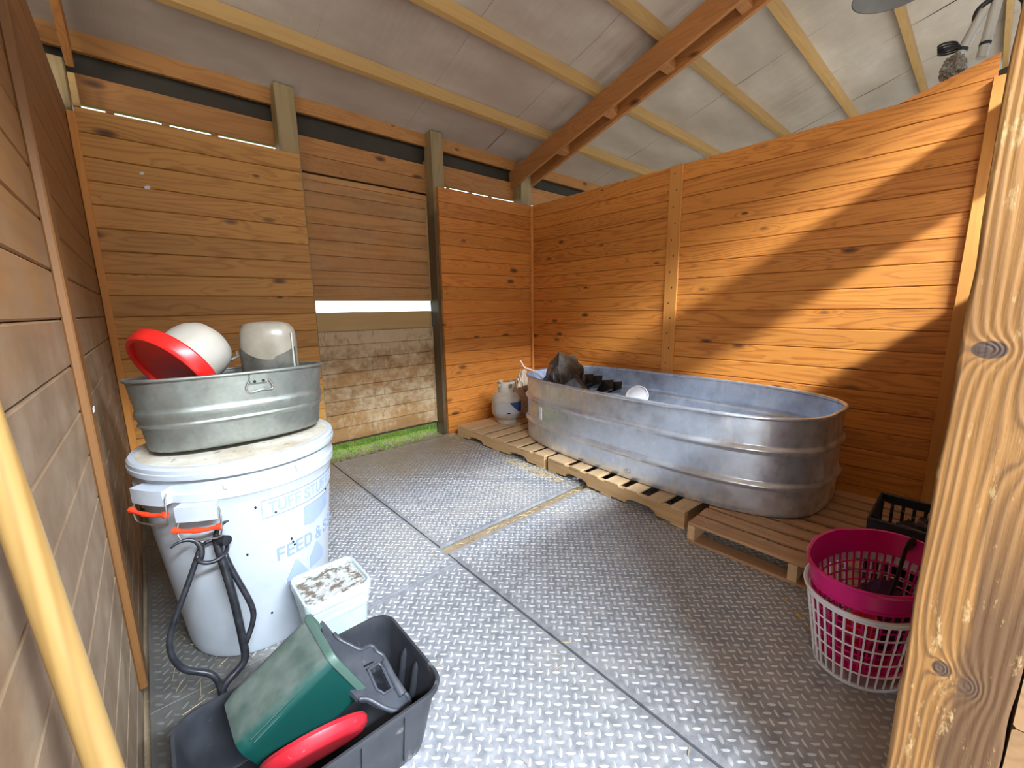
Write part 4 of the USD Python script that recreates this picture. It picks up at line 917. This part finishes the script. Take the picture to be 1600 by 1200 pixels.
# ------------------------------------------------------------------ dark crate on the near pallet
cx0, cx1, cy0, cy1, cz0, cz1 = -1.330, -0.985, -3.715, -3.39, 0.120, 0.395
ct = thing('plastic_crate', 'dark plastic crate in shadow on the near pallet, behind the baskets', 'crate', ((cx0 + cx1) / 2, (cy0 + cy1) / 2, cz0))
cy0 = -3.70
def side(horiz, fixed, a, b):
    P = []
    def bx(s0, s1, z0, z1):
        if horiz: P.append(box(s0, s1, fixed - 0.004, fixed + 0.004, z0, z1))
        else: P.append(box(fixed - 0.004, fixed + 0.004, s0, s1, z0, z1))
    bx(a, b, cz1 - 0.035, cz1); bx(a, b, cz0, cz0 + 0.03); bx(a, b, cz0 + 0.125, cz0 + 0.145)
    for s in np.linspace(a, b - 0.012, 9): bx(s, s + 0.012, cz0 + 0.03, cz1 - 0.035)
    return P
for h_, fx, a, b in ((True, cy1, cx0, cx1), (True, cy0, cx0, cx1), (False, cx0, cy0, cy1), (False, cx1, cy0, cy1)):
    obj('side_grid', side(h_, fx, a, b), 'crate', ct)
obj('crate_floor', [box(cx0, cx1, y, y + 0.02, cz0, cz0 + 0.008) for y in np.linspace(cy0, cy1 - 0.02, 9)], 'crate', ct)
obj('crate_rim', tube([(cx0, cy0, cz1), (cx1, cy0, cz1), (cx1, cy1, cz1), (cx0, cy1, cz1)], 0.008, 6, True), 'crate', ct)
obj('loose_string', [tube(spline(q, 4), 0.0012, 5) for q in ([(-1.05, -3.40, 0.39), (-1.12, -3.48, 0.385), (-1.22, -3.60, 0.37)], [(-1.15, -3.45, 0.34), (-1.22, -3.53, 0.36), (-1.31, -3.64, 0.39)], [(-1.28, -3.42, 0.39), (-1.26, -3.44, 0.33), (-1.24, -3.47, 0.30)])], 'web', None, label='thin grey strings tangled in the dark crate', cat='string')
obj('dark_rags', crumple((-1.157, -3.545, 0.235), (0.165, 0.148, 0.125), 31, 4, 0.7, 5), mottled('rag_cloth', (0.014, 0.010, 0.014), (0.12, 0.065, 0.065), 16, lo=0.5, hi=0.7, rough=0.9), None, True, label='heap of dark rags inside the crate', cat='rags')

# ------------------------------------------------------------------ clutter on top of the right wall, shade under the roof
def pipe(label, a, b, r):
    t = thing('plastic_pipe', label, 'pipe', a)
    a, b = np.array(a, float), np.array(b, float)
    obj('pipe_body', tube([a, a * 0.5 + b * 0.5, b], r, 18), 'pvc', t, 40)
    d = (b - a) / np.linalg.norm(b - a)
    obj('tape_band', tube([a + d * 0.06, a + d * 0.075], r + 0.002, 18), 'black', t, 40)
pipe('white plastic pipe slanting up from the bag on the right wall', (0.07, -3.325, 2.600), (0.09, -3.405, 2.835), 0.022)
pipe('white plastic pipe, the nearer upright one on the right wall', (0.075, -3.425, 2.590), (0.10, -3.455, 2.93), 0.022)
obj('clear_bag', crumple((0.045, -3.325, 2.573), (0.045, 0.055, 0.075), 41, 4, 0.55, 4, 2.50), mottled('clear_film', (0.12, 0.10, 0.075), (0.32, 0.28, 0.23), 30, rough=0.25), None, label='small crumpled grey plastic bag on top of the right wall', cat='bag')
ro = []
for i in range(4): ro.append(tube(superloop(0.055, -3.298 + 0.004 * i, 2.668 + 0.012 * i, 0.03, 0.045, 2, 0.3 + 0.2 * i, 30), 0.005, 6, True))
obj('rope_coil', ro, 'black', None, True, label='coil of thin black rope hung on the slanting pipe', cat='rope')
obj('dark_strap', tube(spline([(0.09, -3.38, 2.78), (0.085, -3.41, 2.865), (0.085, -3.46, 2.87), (0.08, -3.55, 2.775)], 6), 0.013, 8), 'black', None, True, label='black hose bent over the two pipes', cat='hose')
lp = thing('round_shade', 'wide dark grey round shade hung under the roof at the top right', 'lamp', (0.78, -2.92, 3.47))
obj('shade', lathe([(0.0, 3.560), (0.07, 3.552), (0.19, 3.515), (0.25, 3.478), (0.255, 3.470), (0.247, 3.472), (0.185, 3.508), (0.07, 3.545), (0.0, 3.552)], (0.78, -2.92), 64), 'lamp', lp, True)
obj('hanger_rod', tube([(0.78, -2.92, 3.555), (0.78, -2.92, 3.845)], 0.01, 10), 'iron', lp, True)

# ------------------------------------------------------------------ loose bits: straw, grass, chips
def strands(name, n, spot, L, w, mat, label, cat, upright=0.08):
    V, F = [], []
    for _ in range(n):
        x, y, z = spot(); a = rng.uniform(0, 2 * PI); l = rng.uniform(*L); e = rng.uniform(0.0, upright)
        d = np.array([math.cos(a) * math.cos(e), math.sin(a) * math.cos(e), math.sin(e)]); s = np.array([-math.sin(a), math.cos(a), 0]) * w
        c = np.array([x, y, z + w * 0.6]); bend = np.array([0, 0, rng.uniform(-0.2, 0.5) * w * 3])
        i = len(V)
        for k, q in ((0, 0.7), (0.5, 1.0), (1, 0.4)):
            o_ = c + d * l * k + (bend if k == 0.5 else 0); V += [o_ - s * q, o_ + s * q, o_ + np.array([0, 0, w * 1.2])]
        for k in (0, 3):
            for p, q in ((0, 1), (1, 2), (2, 0)): F += [[i + k + p, i + k + q, i + k + 3 + q], [i + k + p, i + k + 3 + q, i + k + 3 + p]]
    m_ = trimesh.Trimesh(np.array(V), F, process=False)
    return obj(name, m_, mat, None, False, label=label, cat=cat, kind='stuff')
def in_strip(): return rng.uniform(-2.42, -1.28), rng.uniform(-1.84, -1.765), -0.026
strands('straw', 110, lambda: (-2.42 + 1.2 * rng.beta(2.2, 1.2), rng.uniform(-1.84, -1.765), -0.026), (0.02, 0.07), 0.0016, 'straw', 'straw and dirt crumbs lying in the gap between the mats', 'straw')
strands('straw', 420, lambda: (-1.26 - abs(rng.normal(0, 0.045)), rng.choice([rng.normal(-1.15, 0.12), rng.normal(-1.45, 0.1), rng.uniform(-2.6, -0.1)]), 0.0), (0.02, 0.06), 0.0015, 'straw', 'straw scattered along the front edge of the pallets', 'straw')
strands('straw', 26, lambda: (rng.uniform(-3.62, -3.3), rng.uniform(-2.25, -1.5), 0.002), (0.03, 0.10), 0.0013, 'straw', 'few long straws between the feed bin and the left wall', 'straw')
strands('straw', 260, lambda: (rng.uniform(-1.30, -0.75), rng.uniform(-0.20, -0.02), 0.0), (0.02, 0.06), 0.0015, 'straw', 'straw heaped behind the back pallet against the planks', 'straw')
strands('straw', 90, lambda: (rng.uniform(-1.38, -0.9), rng.uniform(-3.4, -2.7), 0.121), (0.02, 0.06), 0.0013, 'straw', 'loose straw on the boards of the nearest pallet', 'straw', 0.03)
strands('straw', 140, lambda: (rng.uniform(-2.9, -1.5), rng.uniform(-3.4, -0.3), 0.003), (0.01, 0.045), 0.0011, 'straw', 'sparse chaff spread over the open rubber mats', 'straw', 0.03)
strands('grass', 5200, lambda: (rng.uniform(-2.75, -1.0), 0.06 + 1.5 * rng.beta(0.9, 2.0), -0.05), (0.03, 0.075), 0.0028, 'grass', 'bright green grass seen under the lower half door', 'grass', 1.3)
def dirt_heap(name, label, pts, r, mat='dirt'):
    obj(name, [crumple((x, y, z), (r * s, r * s, r * 0.35 * s), i, 2, 0.6) for i, (x, y, z, s) in enumerate(pts)], mat, None, label=label, cat='dirt', kind='stuff')
dirt_heap('dirt_crumbs', 'dirt crumbs along the threshold of the half door', [(rng.uniform(-2.6, -1.15), rng.normal(0.0, 0.03), -0.008, rng.uniform(0.5, 1.5)) for _ in range(110)], 0.020)
chips = []
for x, y, s in ((-1.629, -3.26, 1.6), (-1.60, -3.22, 0.8), (-1.66, -3.30, 0.7), (-1.56, -3.19, 1.0), (-2.60, -2.33, 0.7)):
    q = np.array([[0, 0, 0.0005], [0.02, 0.006, 0.0005], [0.024, 0.02, 0.0008], [0.004, 0.016, 0.0006], [0.012, 0.01, 0.004]]) * s + np.array([x, y, 0.003]); chips.append(trimesh.convex.convex_hull(q))
for q, lb in zip(chips[:4], ('largest pale wood chip on the mat, left of the laundry baskets', 'small wood chip just behind the largest chip on the mat', 'small wood chip nearest the camera, in front of the largest chip', 'wood chip closest to the near pallet, in its shadow')):
    obj('wood_chip', q, 'purlin', None, label=lb, cat='wood chip', group='wood chips by the baskets')
